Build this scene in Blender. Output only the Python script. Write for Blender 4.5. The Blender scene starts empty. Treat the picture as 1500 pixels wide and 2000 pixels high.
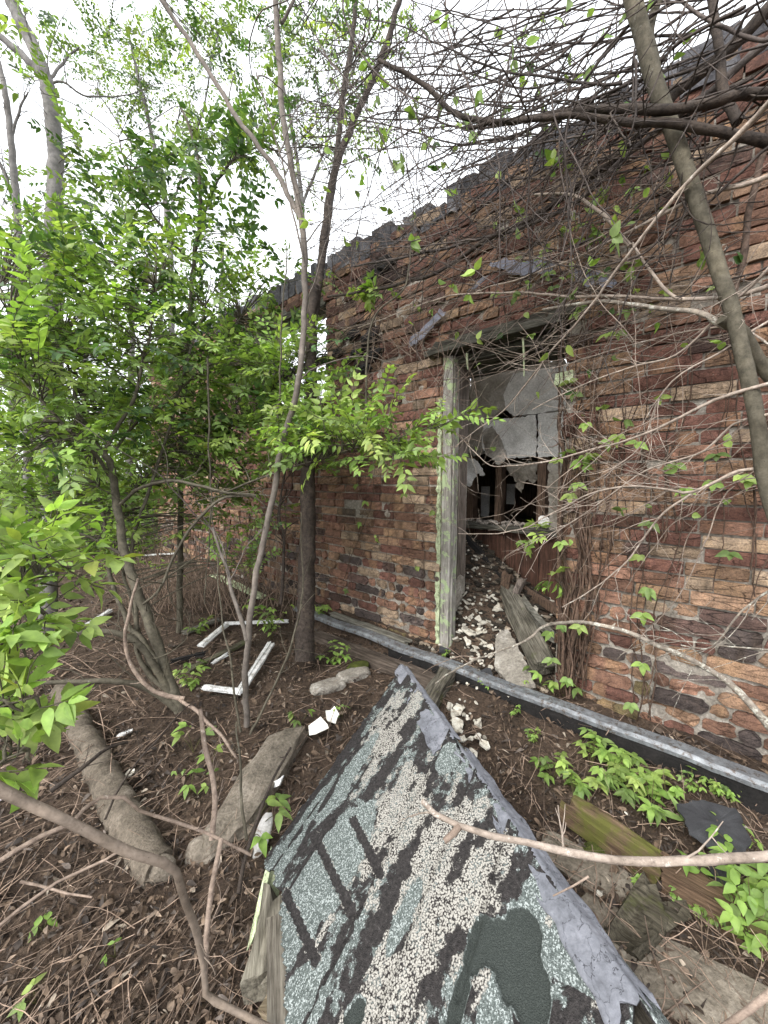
import bpy, bmesh, math, random
import numpy as np
from mathutils import Vector, noise as mnoise
R = np.random.RandomState
rng = R(7)
SC = bpy.context.scene
COL = SC.collection

# ---------------------------------------------------------------- camera
PITCH = math.radians(5.33); FPX = 751.0; CAMZ = 1.2
cam_d = bpy.data.cameras.new('camera'); cam = bpy.data.objects.new('camera', cam_d); COL.objects.link(cam)
cam.location = (0, 0, CAMZ); cam.rotation_euler = (math.radians(90) - PITCH, 0, 0)
cam_d.sensor_fit = 'HORIZONTAL'; cam_d.sensor_width = 36; cam_d.lens = 36 * FPX / 1500
cam_d.clip_start = 0.02; cam_d.clip_end = 2000
SC.camera = cam
CP, SP = math.cos(PITCH), math.sin(PITCH)
O = np.array([0, 0, CAMZ])
def ray(px, py):
    u = (px - 750) / FPX; v = (py - 1000) / FPX
    return np.array([u, CP - v * SP, -SP - v * CP])
def P(px, py, d): return O + ray(px, py) * d
def G(px, py, z=None):
    r = ray(px, py); zz = -0.06 if z is None else z
    p = O + r * ((zz - CAMZ) / r[2])
    if z is None:                  # march along the ray to the first ground hit
        t = .35; f = lambda q: (O + r * q)[2] - gz(*(O + r * q)[:2])
        while t < 40 and f(t) > 0: t *= 1.015
        lo, hi = t / 1.015, t
        for _ in range(12):
            mi = (lo + hi) / 2
            if f(mi) > 0: lo = mi
            else: hi = mi
        p = O + r * hi
    return p
W0 = np.array([0.42, 2.64, 0.0]); WU = np.array([0.7536, -0.6574, 0.0]); WN = np.array([-0.6574, -0.7536, 0.0])
ZA = np.array([0, 0, 1.0])
def W(px, py, off=0.0):           # point on the plane parallel to the brick wall, off metres in front of it
    r = ray(px, py); t = (off - (O - W0) @ WN) / (r @ WN); return O + r * t
def UZ(px, py, off=0.0):
    p = W(px, py, off); return (p - W0) @ WU, p[2]
def WP(u, z, off=0.0): return W0 + WU * u + WN * off + ZA * z
def proj(p):
    d = np.asarray(p) - O; f = d[1] * CP - d[2] * SP; dn = -d[1] * SP - d[2] * CP
    return 750 + FPX * d[0] / f, 1000 + FPX * dn / f
def nz(x, y, z=0.0, s=1.0): return mnoise.noise(Vector((x * s, y * s, z * s)))
def gz(x, y):                     # ground height
    off = (x - W0[0]) * WN[0] + (y - W0[1]) * WN[1]
    u = (x - W0[0]) * WU[0] + (y - W0[1]) * WU[1]
    h = 0.05 * nz(x, y, 3.1, 0.9) + 0.022 * nz(x, y, 1.7, 3.3) + 0.008 * nz(x, y, .3, 11)
    if off > 0.215: return -0.10 + 0.035 * max(0.0, 1 - abs(off - .27) / .12) * (.6 + nz(u, 0, 7, 4)) + h
    if off > 0.0: return -0.035 + h * 0.4
    # inside the ruin: rubble rising towards the back left
    k = min(1.0, -off / 0.6)
    if off < -2.6: return -0.02 + h
    return -0.02 + h * 0.8 + k * min(.75, max(0.0, 0.60 - 0.72 * u)) * max(0.0, min(1.0, (u + 2.6) / .8))

# ---------------------------------------------------------------- mesh helpers
class MB:
    def __init__(s): s.v = []; s.c = []; s.fi = []; s.ft = []; s.n = 0; s.mi = []
    def add(s, verts, faces, col=None, mi=0):
        verts = np.asarray(verts, dtype=np.float32).reshape(-1, 3); k = len(verts)
        if k == 0: return
        s.v.append(verts)
        if col is None: col = (1, 1, 1)
        col = np.asarray(col, dtype=np.float32)
        if col.ndim == 1: col = np.tile(col[:3], (k, 1))
        s.c.append(col[:, :3])
        if isinstance(faces, np.ndarray):
            s.fi.append((faces + s.n).astype(np.int32).ravel()); s.ft.append(np.full(len(faces), faces.shape[1], np.int32)); s.mi.append(np.full(len(faces), mi, np.int32))
        else:
            s.fi.append(np.array([i + s.n for f in faces for i in f], np.int32)); s.ft.append(np.array([len(f) for f in faces], np.int32)); s.mi.append(np.full(len(faces), mi, np.int32))
        s.n += k
    def build(s, name, mat, parent=None, smooth=True):
        me = bpy.data.meshes.new(name)
        v = np.concatenate(s.v); fi = np.concatenate(s.fi); ft = np.concatenate(s.ft)
        me.vertices.add(len(v)); me.vertices.foreach_set('co', v.ravel())
        me.loops.add(len(fi)); me.loops.foreach_set('vertex_index', fi)
        me.polygons.add(len(ft)); st = np.concatenate([[0], np.cumsum(ft)[:-1]]).astype(np.int32)
        me.polygons.foreach_set('loop_start', st)
        try: me.polygons.foreach_set('loop_total', ft)
        except Exception: pass
        me.polygons.foreach_set('use_smooth', np.full(len(ft), smooth))
        me.polygons.foreach_set('material_index', np.concatenate(s.mi))
        a = me.attributes.new('Col', 'FLOAT_COLOR', 'POINT')
        c = np.ones((len(v), 4), np.float32); c[:, :3] = np.concatenate(s.c); a.data.foreach_set('color', c.ravel())
        me.update(calc_edges=True); me.validate()
        for m in (mat if isinstance(mat, (list, tuple)) else [mat]): me.materials.append(m)
        o = bpy.data.objects.new(name, me); COL.objects.link(o)
        if parent is not None: o.parent = parent; o.matrix_parent_inverse = parent.matrix_basis.inverted()
        return o
def tag(o, label, cat, group=None, kind=None):
    o['label'] = label; o['category'] = cat
    if group: o['group'] = group
    if kind: o['kind'] = kind
    return o
def structure(o): o['kind'] = 'structure'; return o
def empty(name, loc, label, cat, group=None):
    o = bpy.data.objects.new(name, None); COL.objects.link(o); o.empty_display_size = .1
    o.location = tuple(float(a) for a in loc); bpy.context.view_layer.update()
    return tag(o, label, cat, group)
def nrm(v): v = np.asarray(v, float); return v / (np.linalg.norm(v) + 1e-12)
def smoothpath(pts, rad, step=0.03, wig=0.0, seed=0):
    pts = np.asarray(pts, float); rad = np.asarray(rad, float)
    if len(pts) < 2: return pts, rad
    ex = np.vstack([2 * pts[0] - pts[1], pts, 2 * pts[-1] - pts[-2]])
    out = []; ro = []
    for i in range(len(pts) - 1):
        p0, p1, p2, p3 = ex[i:i + 4]; L = np.linalg.norm(p2 - p1); n = max(1, min(40, int(L / step)))
        for k in range(n):
            t = k / n
            out.append(.5 * ((2 * p1) + (-p0 + p2) * t + (2 * p0 - 5 * p1 + 4 * p2 - p3) * t * t + (-p0 + 3 * p1 - 3 * p2 + p3) * t ** 3))
            ro.append(rad[i] * (1 - t) + rad[i + 1] * t)
    out.append(pts[-1]); ro.append(rad[-1]); out = np.array(out); ro = np.array(ro)
    if wig:
        r = R(seed); n = len(out); w = r.randn(n, 3)
        for _ in range(2): w[1:-1] = (w[:-2] + w[1:-1] + w[2:]) / 3
        env = np.minimum(1, np.minimum(np.arange(n), np.arange(n)[::-1]) / 2.0)[:, None]
        out = out + w * wig * env
    return out, ro
def tube(mb, pts, rad, ns=6, col=(1, 1, 1), rough=0.0, seed=0, cap=True):
    pts = np.asarray(pts, float); n = len(pts); rad = np.broadcast_to(np.asarray(rad, float), (n,))
    if n < 2: return
    T = np.gradient(pts, axis=0); T /= (np.linalg.norm(T, axis=1)[:, None] + 1e-12)
    a = np.array([0, 0, 1.0]) if abs(T[0][2]) < .9 else np.array([1.0, 0, 0])
    u = np.cross(T[0], a); u /= np.linalg.norm(u)
    U = np.zeros((n, 3))
    for i in range(n):
        u = u - T[i] * (u @ T[i]); u /= (np.linalg.norm(u) + 1e-12); U[i] = u
    V = np.cross(T, U); th = np.arange(ns) * 2 * np.pi / ns
    rr = rad[:, None] * np.ones((1, ns))
    if rough: rr = rr * (1 + rough * R(seed + 11).randn(n, ns))
    ring = pts[:, None, :] + rr[:, :, None] * (np.cos(th)[None, :, None] * U[:, None, :] + np.sin(th)[None, :, None] * V[:, None, :])
    i = np.arange(n - 1)[:, None] * ns; k = np.arange(ns)[None, :]; k2 = (k + 1) % ns
    f = np.stack([i + k, i + k2, i + ns + k2, i + ns + k], -1).reshape(-1, 4)
    mb.add(ring.reshape(-1, 3), f, col)
    if cap:
        for e, rev in ((0, True), (n - 1, False)):
            b = ring[e]; c = b.mean(0); fs = [(j, (j + 1) % ns, ns) if not rev else ((j + 1) % ns, j, ns) for j in range(ns)]
            mb.add(np.vstack([b, c]), fs, col)
def box(mb, c, ax, ay, az, col=(1, 1, 1), jit=0.0, seed=0):   # half-axis vectors
    c, ax, ay, az = map(lambda q: np.asarray(q, float), (c, ax, ay, az))
    v = np.array([c + sx * ax + sy * ay + sz * az for sz in (-1, 1) for sy in (-1, 1) for sx in (-1, 1)])
    if jit: v = v + R(seed).randn(8, 3) * jit
    mb.add(v, [(0, 2, 3, 1), (4, 5, 7, 6), (0, 1, 5, 4), (2, 6, 7, 3), (0, 4, 6, 2), (1, 3, 7, 5)], col)
def wbox(mb, u0, u1, z0, z1, o0, o1, col=(1, 1, 1), jit=0, seed=0):
    box(mb, WP((u0 + u1) / 2, (z0 + z1) / 2, (o0 + o1) / 2), WU * (u1 - u0) / 2, WN * (o1 - o0) / 2, ZA * (z1 - z0) / 2, col, jit, seed)
def beam(mb, p0, p1, w, h, up=(0, 0, 1), jit=0.004, seed=0, n=None, col=(1, 1, 1), bev=0.12, ragged=0.0, taper=1.0):
    # weathered timber: lofted bevelled rectangle with uneven edges and broken ends
    p0 = np.asarray(p0, float); p1 = np.asarray(p1, float); L = np.linalg.norm(p1 - p0); T = (p1 - p0) / L
    s = nrm(np.cross(T, up)); t = np.cross(s, T); r = R(seed)
    n = n or max(3, int(L / .05)); b = bev
    q = np.array([(-1 + b, -1), (0, -1), (1 - b, -1), (1, -1 + b), (1, 0), (1, 1 - b), (1 - b, 1), (0.3, 1), (-.3, 1), (-1 + b, 1), (-1, 1 - b), (-1, 0), (-1, -1 + b)])
    k = len(q); rings = []
    drift = r.randn(n + 1, k, 2) * jit
    for _ in range(2): drift[1:-1] = (drift[:-2] + 2 * drift[1:-1] + drift[2:]) / 4
    for i in range(n + 1):
        c = p0 + T * L * i / n; sc = 1 + (taper - 1) * i / n
        e = r.randn(k) * ragged if i in (0, n) else np.zeros(k)
        rings.append(c + ((q[:, 0] * w / 2 * sc + drift[i, :, 0])[:, None] * s) + ((q[:, 1] * h / 2 * sc + drift[i, :, 1])[:, None] * t) + e[:, None] * T)
    v = np.array(rings).reshape(-1, 3); i = np.arange(n)[:, None] * k; j = np.arange(k)[None, :]; j2 = (j + 1) % k
    f = np.stack([i + j, i + j2, i + k + j2, i + k + j], -1).reshape(-1, 4); mb.add(v, f, col)
    for e in (0, n):
        rg = rings[e]; c = rg.mean(0) - (T if e == 0 else -T) * (-.3 * ragged)
        fs = [((m + 1) % k, m, k) if e == 0 else (m, (m + 1) % k, k) for m in range(k)]
        mb.add(np.vstack([rg, c]), fs, col)
def rock(mb, c, ax, ay, az, seed=0, rough=0.18, sub=3, col=(1, 1, 1), fs=1.6, box_=0.0):
    bm = bmesh.new(); bmesh.ops.create_icosphere(bm, subdivisions=sub, radius=1)
    v = np.array([q.co[:] for q in bm.verts]); f = np.array([[q.index for q in p.verts] for p in bm.faces]); bm.free()
    if box_:
        m = np.abs(v).max(1)[:, None]; v = v * (1 - box_) + v / m * box_
    d = np.array([1 + rough * nz(q[0] + seed * 3.1, q[1], q[2], fs) + rough * .35 * nz(q[0], q[1] + seed, q[2], fs * 3.5) + rough * .12 * nz(q[0], q[1] + seed, q[2], fs * 9) for q in v])
    v = v * d[:, None]
    mb.add(np.asarray(c) + v[:, :1] * np.asarray(ax) + v[:, 1:2] * np.asarray(ay) + v[:, 2:] * np.asarray(az), f, col)
def chip(mb, c, size, seed, normal=(0, 0, 1), th=0.006, col=(1, 1, 1), asp=1.0):
    r = R(seed); n = r.randint(5, 9); N = nrm(normal); a = nrm(np.cross(N, [.3, .9, .1])); b = np.cross(N, a)
    rot = r.rand() * 6.28; th_ = np.sort(r.rand(n) * .9 + np.arange(n)) / n * 2 * np.pi; rad = size * (.55 + .6 * r.rand(n))
    x = np.cos(th_) * rad * asp; y = np.sin(th_) * rad; x, y = x * np.cos(rot) - y * np.sin(rot), x * np.sin(rot) + y * np.cos(rot)
    warp = r.randn(n) * size * .08
    top = np.asarray(c) + x[:, None] * a + y[:, None] * b + (th + warp)[:, None] * N
    bot = top - th * 1.4 * N; v = np.vstack([top, bot])
    fs = [tuple(range(n)), tuple(range(2 * n - 1, n - 1, -1))] + [(i, i + n, (i + 1) % n + n, (i + 1) % n) for i in range(n)]
    mb.add(v, fs, col)
def leaves(mb, Pn, D, N, L, Wd, colr, seed=0, shape=6, droop=.25):
    # many pointed leaves at once; Pn base, D direction, N normal (arrays)
    Pn = np.asarray(Pn, float); n = len(Pn)
    if n == 0: return
    D = D / np.linalg.norm(D, axis=1)[:, None]; S = np.cross(D, N); S /= (np.linalg.norm(S, axis=1)[:, None] + 1e-9); N = np.cross(S, D)
    r = R(seed); fold = (.18 + .22 * r.rand(n))[:, None]; dr = (droop * (0.3 + r.rand(n)))[:, None]
    L = np.broadcast_to(L, (n,))[:, None]; Wd = np.broadcast_to(Wd, (n,))[:, None]
    if shape == 6:
        rows = [(0, 0), (.16, .38), (.42, .5), (.72, .3), (1, 0)]
        V = []
        for t, w in rows:
            base = Pn + D * L * t - N * (dr * L * t * t)
            if w == 0: V.append(base)
            else:
                V.append(base - S * Wd * w + N * Wd * w * fold); V.append(base); V.append(base + S * Wd * w + N * Wd * w * fold)
        V = np.stack(V, 1); k = V.shape[1]
        tri = [(0, 2, 1), (0, 3, 2), (7, 8, 10), (8, 9, 10)]; qd = [(1, 2, 5, 4), (2, 3, 6, 5), (4, 5, 8, 7), (5, 6, 9, 8)]
        # k = 1+3+3+3+1 = 11 ; tip index 10
        tri = [(0, 2, 1), (0, 3, 2), (7, 8, 10), (8, 9, 10)]
    else:
        base = [Pn, Pn + D * L * .45 - S * Wd * .5 + N * Wd * .5 * fold, Pn + D * L * .45 - N * dr * L * .2, Pn + D * L * .45 + S * Wd * .5 + N * Wd * .5 * fold, Pn + D * L - N * dr * L]
        V = np.stack(base, 1); k = 5; tri = [(0, 2, 1), (0, 3, 2), (1, 2, 4), (2, 3, 4)]; qd = []
    off = np.arange(n)[:, None, None] * k; colv = np.repeat(np.asarray(colr, np.float32).reshape(-1, 3) * np.ones((n, 1)), k, 0)
    st = mb.n; mb.add(V.reshape(-1, 3), (np.array(tri)[None] + off).reshape(-1, 3), colv)
    if qd:
        q = (np.array(qd)[None] + off).reshape(-1, 4) + st
        mb.fi.append(q.astype(np.int32).ravel()); mb.ft.append(np.full(len(q), 4, np.int32)); mb.mi.append(np.zeros(len(q), np.int32))

# ---------------------------------------------------------------- materials
def newmat(name):
    m = bpy.data.materials.new(name); m.use_nodes = True; nt = m.node_tree; b = nt.nodes['Principled BSDF']
    b.inputs['Specular IOR Level'].default_value = .25
    return m, nt, b
def N_(nt, t, **kw):
    n = nt.nodes.new(t)
    for k, v in kw.items():
        if k in n.inputs: n.inputs[k].default_value = v
        else: setattr(n, k, v)
    return n
def ramp(nt, src, stops):
    n = nt.nodes.new('ShaderNodeValToRGB'); e = n.color_ramp.elements
    while len(e) < len(stops): e.new(.5)
    for el, (p, c) in zip(e, stops): el.position = p; el.color = (*c, 1) if len(c) == 3 else c
    nt.links.new(src, n.inputs[0]); return n.outputs[0]
def mix(nt, fac, a, b, blend='MIX'):
    n = nt.nodes.new('ShaderNodeMix'); n.data_type = 'RGBA'; n.blend_type = blend; n.clamp_factor = True
    for s, x in ((n.inputs[0], fac), (n.inputs[6], a), (n.inputs[7], b)):
        if isinstance(x, (int, float)): s.default_value = x
        elif isinstance(x, tuple): s.default_value = (*x, 1)
        else: nt.links.new(x, s)
    return n.outputs[2]
def tex(nt, kind, scale, coord, detail=5, rough=.6, **kw):
    n = nt.nodes.new('ShaderNodeTex' + kind); n.inputs['Scale'].default_value = scale
    if kind == 'Noise': n.inputs['Detail'].default_value = detail; n.inputs['Roughness'].default_value = rough
    for k, v in kw.items(): setattr(n, k, v)
    nt.links.new(coord, n.inputs['Vector']); return n
def coords(nt, scale=(1, 1, 1), rot=(0, 0, 0), which='Object'):
    tc = nt.nodes.new('ShaderNodeTexCoord'); mp = nt.nodes.new('ShaderNodeMapping'); mp.inputs['Scale'].default_value = scale; mp.inputs['Rotation'].default_value = rot
    nt.links.new(tc.outputs[which], mp.inputs[0]); return mp.outputs[0]
def vcol(nt): n = nt.nodes.new('ShaderNodeAttribute'); n.attribute_name = 'Col'; return n
def bump(nt, b, h, strength=.5, dist=.01):
    n = nt.nodes.new('ShaderNodeBump'); n.inputs['Strength'].default_value = strength; n.inputs['Distance'].default_value = dist
    nt.links.new(h, n.inputs['Height']); nt.links.new(n.outputs[0], b.inputs['Normal'])
def setcol(nt, b, c): nt.links.new(c, b.inputs['Base Color'])

def m_leaf(name, transl=.35):
    m, nt, b = newmat(name); c = coords(nt); a = vcol(nt)
    n1 = tex(nt, 'Noise', 35, c, 3); cc = mix(nt, 1.0, a.outputs['Color'], ramp(nt, n1.outputs[0], [(.3, (.72, .72, .72)), (.7, (1.25, 1.2, 1.1))]), 'MULTIPLY')
    setcol(nt, b, cc); b.inputs['Roughness'].default_value = .5; b.inputs['Specular IOR Level'].default_value = .3
    t = nt.nodes.new('ShaderNodeBsdfTranslucent'); nt.links.new(mix(nt, 1.0, cc, (1.25, 1.35, .6), 'MULTIPLY'), t.inputs[0])
    mx = nt.nodes.new('ShaderNodeMixShader'); mx.inputs[0].default_value = transl
    nt.links.new(b.outputs[0], mx.inputs[1]); nt.links.new(t.outputs[0], mx.inputs[2]); nt.links.new(mx.outputs[0], nt.nodes['Material Output'].inputs[0])
    return m
def m_bark(name, c1, c2, scale=30, lichen=None, lt=.62, bs=.6):
    m, nt, b = newmat(name); c = coords(nt); a = vcol(nt)
    n1 = tex(nt, 'Noise', scale, c, 6, .7); col = ramp(nt, n1.outputs[0], [(.3, c1), (.7, c2)])
    if lichen:
        n2 = tex(nt, 'Noise', scale * .55, c, 5, .75); col = mix(nt, ramp(nt, n2.outputs[0], [(lt - .03, (0, 0, 0)), (lt + .03, (1, 1, 1))]), col, lichen)
    n5 = tex(nt, 'Noise', scale * .16, c, 4, .7); col = mix(nt, 1.0, col, ramp(nt, n5.outputs[0], [(.3, (.55, .53, .5)), (.55, (1, 1, 1)), (.72, (1.45, 1.42, 1.36))]), 'MULTIPLY')
    n6 = tex(nt, 'Noise', scale * 2.6, c, 5, .8); col = mix(nt, ramp(nt, n6.outputs[0], [(.60, (0, 0, 0)), (.66, (.6, .6, .6))]), col, tuple(x * .35 for x in c1))
    col = mix(nt, 1.0, col, a.outputs['Color'], 'MULTIPLY')
    setcol(nt, b, col); b.inputs['Roughness'].default_value = .85; n3 = tex(nt, 'Noise', scale * 4, c, 4, .7); bump(nt, b, n3.outputs[0], bs, .004)
    return m
def m_wood(name, c1, c2, axis, moss=None, ml=.6, peel=None, pl=.55, scale=40):
    # grain stretched along a world axis
    m, nt, b = newmat(name); ax = nrm(axis); a = vcol(nt)
    # rotate so that the grain axis becomes local x, then squeeze it
    yaw = math.atan2(ax[1], ax[0]); pit = math.asin(max(-1, min(1, ax[2])))
    tc = nt.nodes.new('ShaderNodeTexCoord'); r1 = nt.nodes.new('ShaderNodeMapping'); r1.inputs['Rotation'].default_value = (0, 0, -yaw)
    r2 = nt.nodes.new('ShaderNodeMapping'); r2.inputs['Rotation'].default_value = (0, pit, 0); r3 = nt.nodes.new('ShaderNodeMapping'); r3.inputs['Scale'].default_value = (.07, 1, 1)
    nt.links.new(tc.outputs['Object'], r1.inputs[0]); nt.links.new(r1.outputs[0], r2.inputs[0]); nt.links.new(r2.outputs[0], r3.inputs[0])
    n1 = tex(nt, 'Noise', scale * 2.2, r3.outputs[0], 6, .7); n0 = tex(nt, 'Noise', 9, tc.outputs['Object'], 5)
    col = ramp(nt, n1.outputs[0], [(.28, tuple(x * .35 for x in c1)), (.42, c1), (.68, c2)])
    col = mix(nt, 1.0, col, ramp(nt, n0.outputs[0], [(.3, (.65, .63, .6)), (.7, (1.15, 1.15, 1.15))]), 'MULTIPLY')
    if peel:
        n2 = tex(nt, 'Noise', 14, r2.outputs[0], 6, .7); col = mix(nt, ramp(nt, n2.outputs[0], [(pl - .015, (0, 0, 0)), (pl + .015, (1, 1, 1))]), col, peel)
    if moss:
        n2 = tex(nt, 'Noise', 7, tc.outputs['Object'], 7, .7); col = mix(nt, ramp(nt, n2.outputs[0], [(ml - .06, (0, 0, 0)), (ml + .06, (1, 1, 1))]), col, moss)
    col = mix(nt, 1.0, col, a.outputs['Color'], 'MULTIPLY')
    setcol(nt, b, col); b.inputs['Roughness'].default_value = .88; bump(nt, b, n1.outputs[0], .8, .006)
    return m
def m_rough(name, stops, scale=20, bs=.6, bd=.006, detail=8, fine=None, rough=.9, moss=None, ml=.6):
    m, nt, b = newmat(name); c = coords(nt); a = vcol(nt)
    n1 = tex(nt, 'Noise', scale, c, detail, .68); col = ramp(nt, n1.outputs[0], stops)
    n3 = tex(nt, 'Noise', fine or scale * 8, c, 4, .7)
    col = mix(nt, 1.0, col, ramp(nt, n3.outputs[0], [(.3, (.7, .7, .7)), (.7, (1.25, 1.25, 1.25))]), 'MULTIPLY')
    if moss:
        n2 = tex(nt, 'Noise', 6, c, 7, .7); col = mix(nt, ramp(nt, n2.outputs[0], [(ml - .06, (0, 0, 0)), (ml + .06, (1, 1, 1))]), col, moss)
    col = mix(nt, 1.0, col, a.outputs['Color'], 'MULTIPLY'); setcol(nt, b, col)
    b.inputs['Roughness'].default_value = rough; bump(nt, b, n3.outputs[0], bs, bd)
    return m
M = {}
M['leaf'] = m_leaf('green_leaf', .38)
M['bark'] = m_bark('grey_brown_bark', (.05, .04, .034), (.17, .145, .125), 28)
M['bark_grey'] = m_bark('smooth_grey_bark', (.10, .095, .09), (.22, .21, .20), 22)
M['bark_tan'] = m_bark('tan_smooth_bark', (.10, .078, .06), (.25, .20, .16), 26)
M['bark_sap'] = m_bark('brown_grey_bark', (.085, .072, .06), (.19, .165, .145), 24)
M['bark_dark'] = m_bark('dark_rough_bark', (.014, .011, .010), (.085, .066, .053), 45, bs=1.0)
M['bark_green'] = m_bark('olive_grey_bark', (.045, .04, .028), (.13, .115, .085), 40, lichen=(.17, .16, .13), lt=.66)
M['dead'] = m_bark('dead_bare_twig', (.13, .095, .075), (.36, .28, .225), 60, lichen=(.5, .44, .38), lt=.66)
M['pale'] = m_bark('pale_bare_branch', (.20, .16, .13), (.46, .385, .325), 60, lichen=(.6, .55, .49), lt=.62)
M['lichen_branch'] = m_bark('lichen_mottled_branch', (.12, .10, .085), (.33, .29, .24), 55, lichen=(.48, .47, .41), lt=.57)
M['twig'] = m_bark('vine_twig', (.06, .045, .038), (.21, .165, .14), 40)
M['twig_dark'] = m_bark('dark_vine_twig', (.035, .029, .027), (.125, .105, .095), 40)
M['vine'] = m_bark('hairy_vine', (.035, .024, .018), (.16, .11, .085), 50)
M['mortar'] = m_rough('lime_mortar', [(.3, (.14, .122, .10)), (.55, (.31, .28, .24)), (.75, (.48, .45, .40))], 9, .9, .01)
M['coping'] = m_rough('sooty_coping', [(.3, (.035, .035, .04)), (.55, (.11, .11, .12)), (.75, (.24, .235, .23))], 9, .8, .01)
M['stone'] = m_rough('rough_sandstone', [(.3, (.10, .085, .065)), (.55, (.20, .17, .135)), (.75, (.33, .29, .24))], 11, 1, .008)
M['concrete'] = m_rough('weathered_concrete', [(.3, (.13, .115, .095)), (.55, (.27, .245, .21)), (.78, (.44, .42, .38))], 8, .8, .008, moss=(.075, .085, .02), ml=.68)
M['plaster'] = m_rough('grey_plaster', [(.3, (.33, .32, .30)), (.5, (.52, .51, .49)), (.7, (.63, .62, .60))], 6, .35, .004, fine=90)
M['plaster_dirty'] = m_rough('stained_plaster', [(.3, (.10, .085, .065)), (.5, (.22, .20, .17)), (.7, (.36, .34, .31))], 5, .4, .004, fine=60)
M['chip'] = m_rough('cream_plaster_chip', [(.3, (.28, .24, .19)), (.47, (.54, .50, .42)), (.75, (.72, .69, .62))], 34, .3, .003)
M['white'] = m_rough('white_paint', [(.30, (.20, .18, .155)), (.42, (.52, .51, .49)), (.52, (.70, .70, .69)), (.8, (.78, .79, .78))], 20, .3, .003)
M['porcelain'] = m_rough('broken_porcelain', [(.3, (.62, .59, .52)), (.7, (.8, .78, .72))], 12, .2, .002, rough=.4)
M['slate'] = m_rough('dark_felt', [(.3, (.022, .022, .024)), (.6, (.055, .056, .06)), (.8, (.11, .11, .115))], 8, .6, .003, fine=300)
M['felt_blue'] = m_rough('grey_blue_roofing_felt', [(.25, (.10, .105, .125)), (.5, (.20, .205, .25)), (.75, (.30, .305, .36))], 7, .5, .004, fine=60)
M['black'] = m_rough('black_wood_and_shade', [(.3, (.006, .006, .006)), (.7, (.022, .02, .019))], 12, .6, .006)
M['char'] = m_rough('char_and_hole_shade', [(.3, (.008, .008, .008)), (.6, (.03, .028, .027)), (.8, (.09, .075, .06))], 14, 1, .01)
M['moss'] = m_rough('moss', [(.3, (.03, .035, .008)), (.6, (.085, .10, .018)), (.8, (.15, .15, .03))], 25, 1, .01)
M['brownboard'] = m_wood('reddish_brown_board', (.05, .027, .019), (.13, .065, .045), (0, 0, 1))
M['stud'] = m_wood('rotten_stud', (.06, .04, .028), (.16, .105, .075), (0, 0, 1))
M['jamb'] = m_wood('silvered_door_post', (.22, .205, .185), (.45, .43, .40), (0, 0, 1), peel=(.33, .40, .23), pl=.55)
M['jamb_in'] = m_wood('pinkish_weathered_board', (.10, .082, .07), (.25, .21, .185), (0, 0, 1))
M['greenpaint'] = m_rough('flaking_pale_green_paint', [(.35, (.10, .10, .07)), (.47, (.40, .46, .28)), (.7, (.58, .62, .42))], 30, .5, .004)
M['lintel'] = m_wood('dark_lintel_wood', (.04, .037, .03), (.15, .145, .12), WU, moss=(.08, .085, .03), ml=.7)
M['sill_wood'] = m_wood('grey_trim_wood', (.10, .095, .08), (.26, .25, .215), WU)
# ---------------------------------------------------------------- world and light (overcast)
SUN_EL = math.radians(44); SUN_AZ = math.radians(221)
w = bpy.data.worlds.new('World'); SC.world = w; w.use_nodes = True; nt = w.node_tree
bg = nt.nodes['Background']; sky = nt.nodes.new('ShaderNodeTexSky'); sky.sky_type = 'NISHITA'; sky.sun_disc = False
sky.sun_elevation = SUN_EL; sky.sun_rotation = SUN_AZ; sky.dust_density = 3.0; sky.air_density = 1.2
hs = nt.nodes.new('ShaderNodeHueSaturation'); hs.inputs['Saturation'].default_value = .18
nt.links.new(sky.outputs[0], hs.inputs['Color'])
ovc = mix(nt, .55, hs.outputs[0], (8.6, 8.9, 9.3)); nt.links.new(ovc, bg.inputs[0]); bg.inputs[1].default_value = .13
sd = bpy.data.lights.new('sun', 'SUN'); so = bpy.data.objects.new('sun', sd); COL.objects.link(so); sd.energy = 1.4; sd.angle = math.radians(25); sd.color = (1, .97, .93)
sdir = Vector((math.sin(SUN_AZ) * math.cos(SUN_EL), math.cos(SUN_AZ) * math.cos(SUN_EL), math.sin(SUN_EL)))
so.rotation_euler = sdir.to_track_quat('Z', 'Y').to_euler(); so.location = (0, -2, 8)
SC.view_settings.view_transform = 'Standard'; SC.view_settings.look = 'None'; SC.view_settings.exposure = 1.4; SC.view_settings.gamma = 1
SC.cycles.max_bounces = 7; SC.cycles.transparent_max_bounces = 8; SC.cycles.use_denoising = True
SC.cycles.use_adaptive_sampling = True; SC.cycles.adaptive_threshold = .02

# ---------------------------------------------------------------- ground
def axis(lo, hi, step, far):
    a = list(np.arange(lo, hi, step)); s = step
    left = []; x = lo
    while x > -far: s *= 1.28; x -= s; left.append(x)
    right = []; x = a[-1]; s = step
    while x < far: s *= 1.28; x += s; right.append(x)
    return np.array(left[::-1] + a + right)
gx = axis(-3.2, 2.2, .035, 300); gy = axis(.1, 5.2, .035, 300)
gv = np.array([(x, y, gz(x, y)) for y in gy for x in gx]); nx_ = len(gx); ny_ = len(gy)
i = np.arange(ny_ - 1)[:, None] * nx_; j = np.arange(nx_ - 1)[None, :]
gf = np.stack([i + j, i + j + 1, i + nx_ + j + 1, i + nx_ + j], -1).reshape(-1, 4)
m, nt, b = newmat('leaf_mould_soil'); c = coords(nt)
n1 = tex(nt, 'Noise', 5, c, 8, .7); n2 = tex(nt, 'Noise', 60, c, 6, .75); n3 = tex(nt, 'Voronoi', 38, c)
cc = ramp(nt, n1.outputs[0], [(.3, (.03, .023, .018)), (.55, (.075, .057, .045)), (.75, (.125, .10, .08))])
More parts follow.
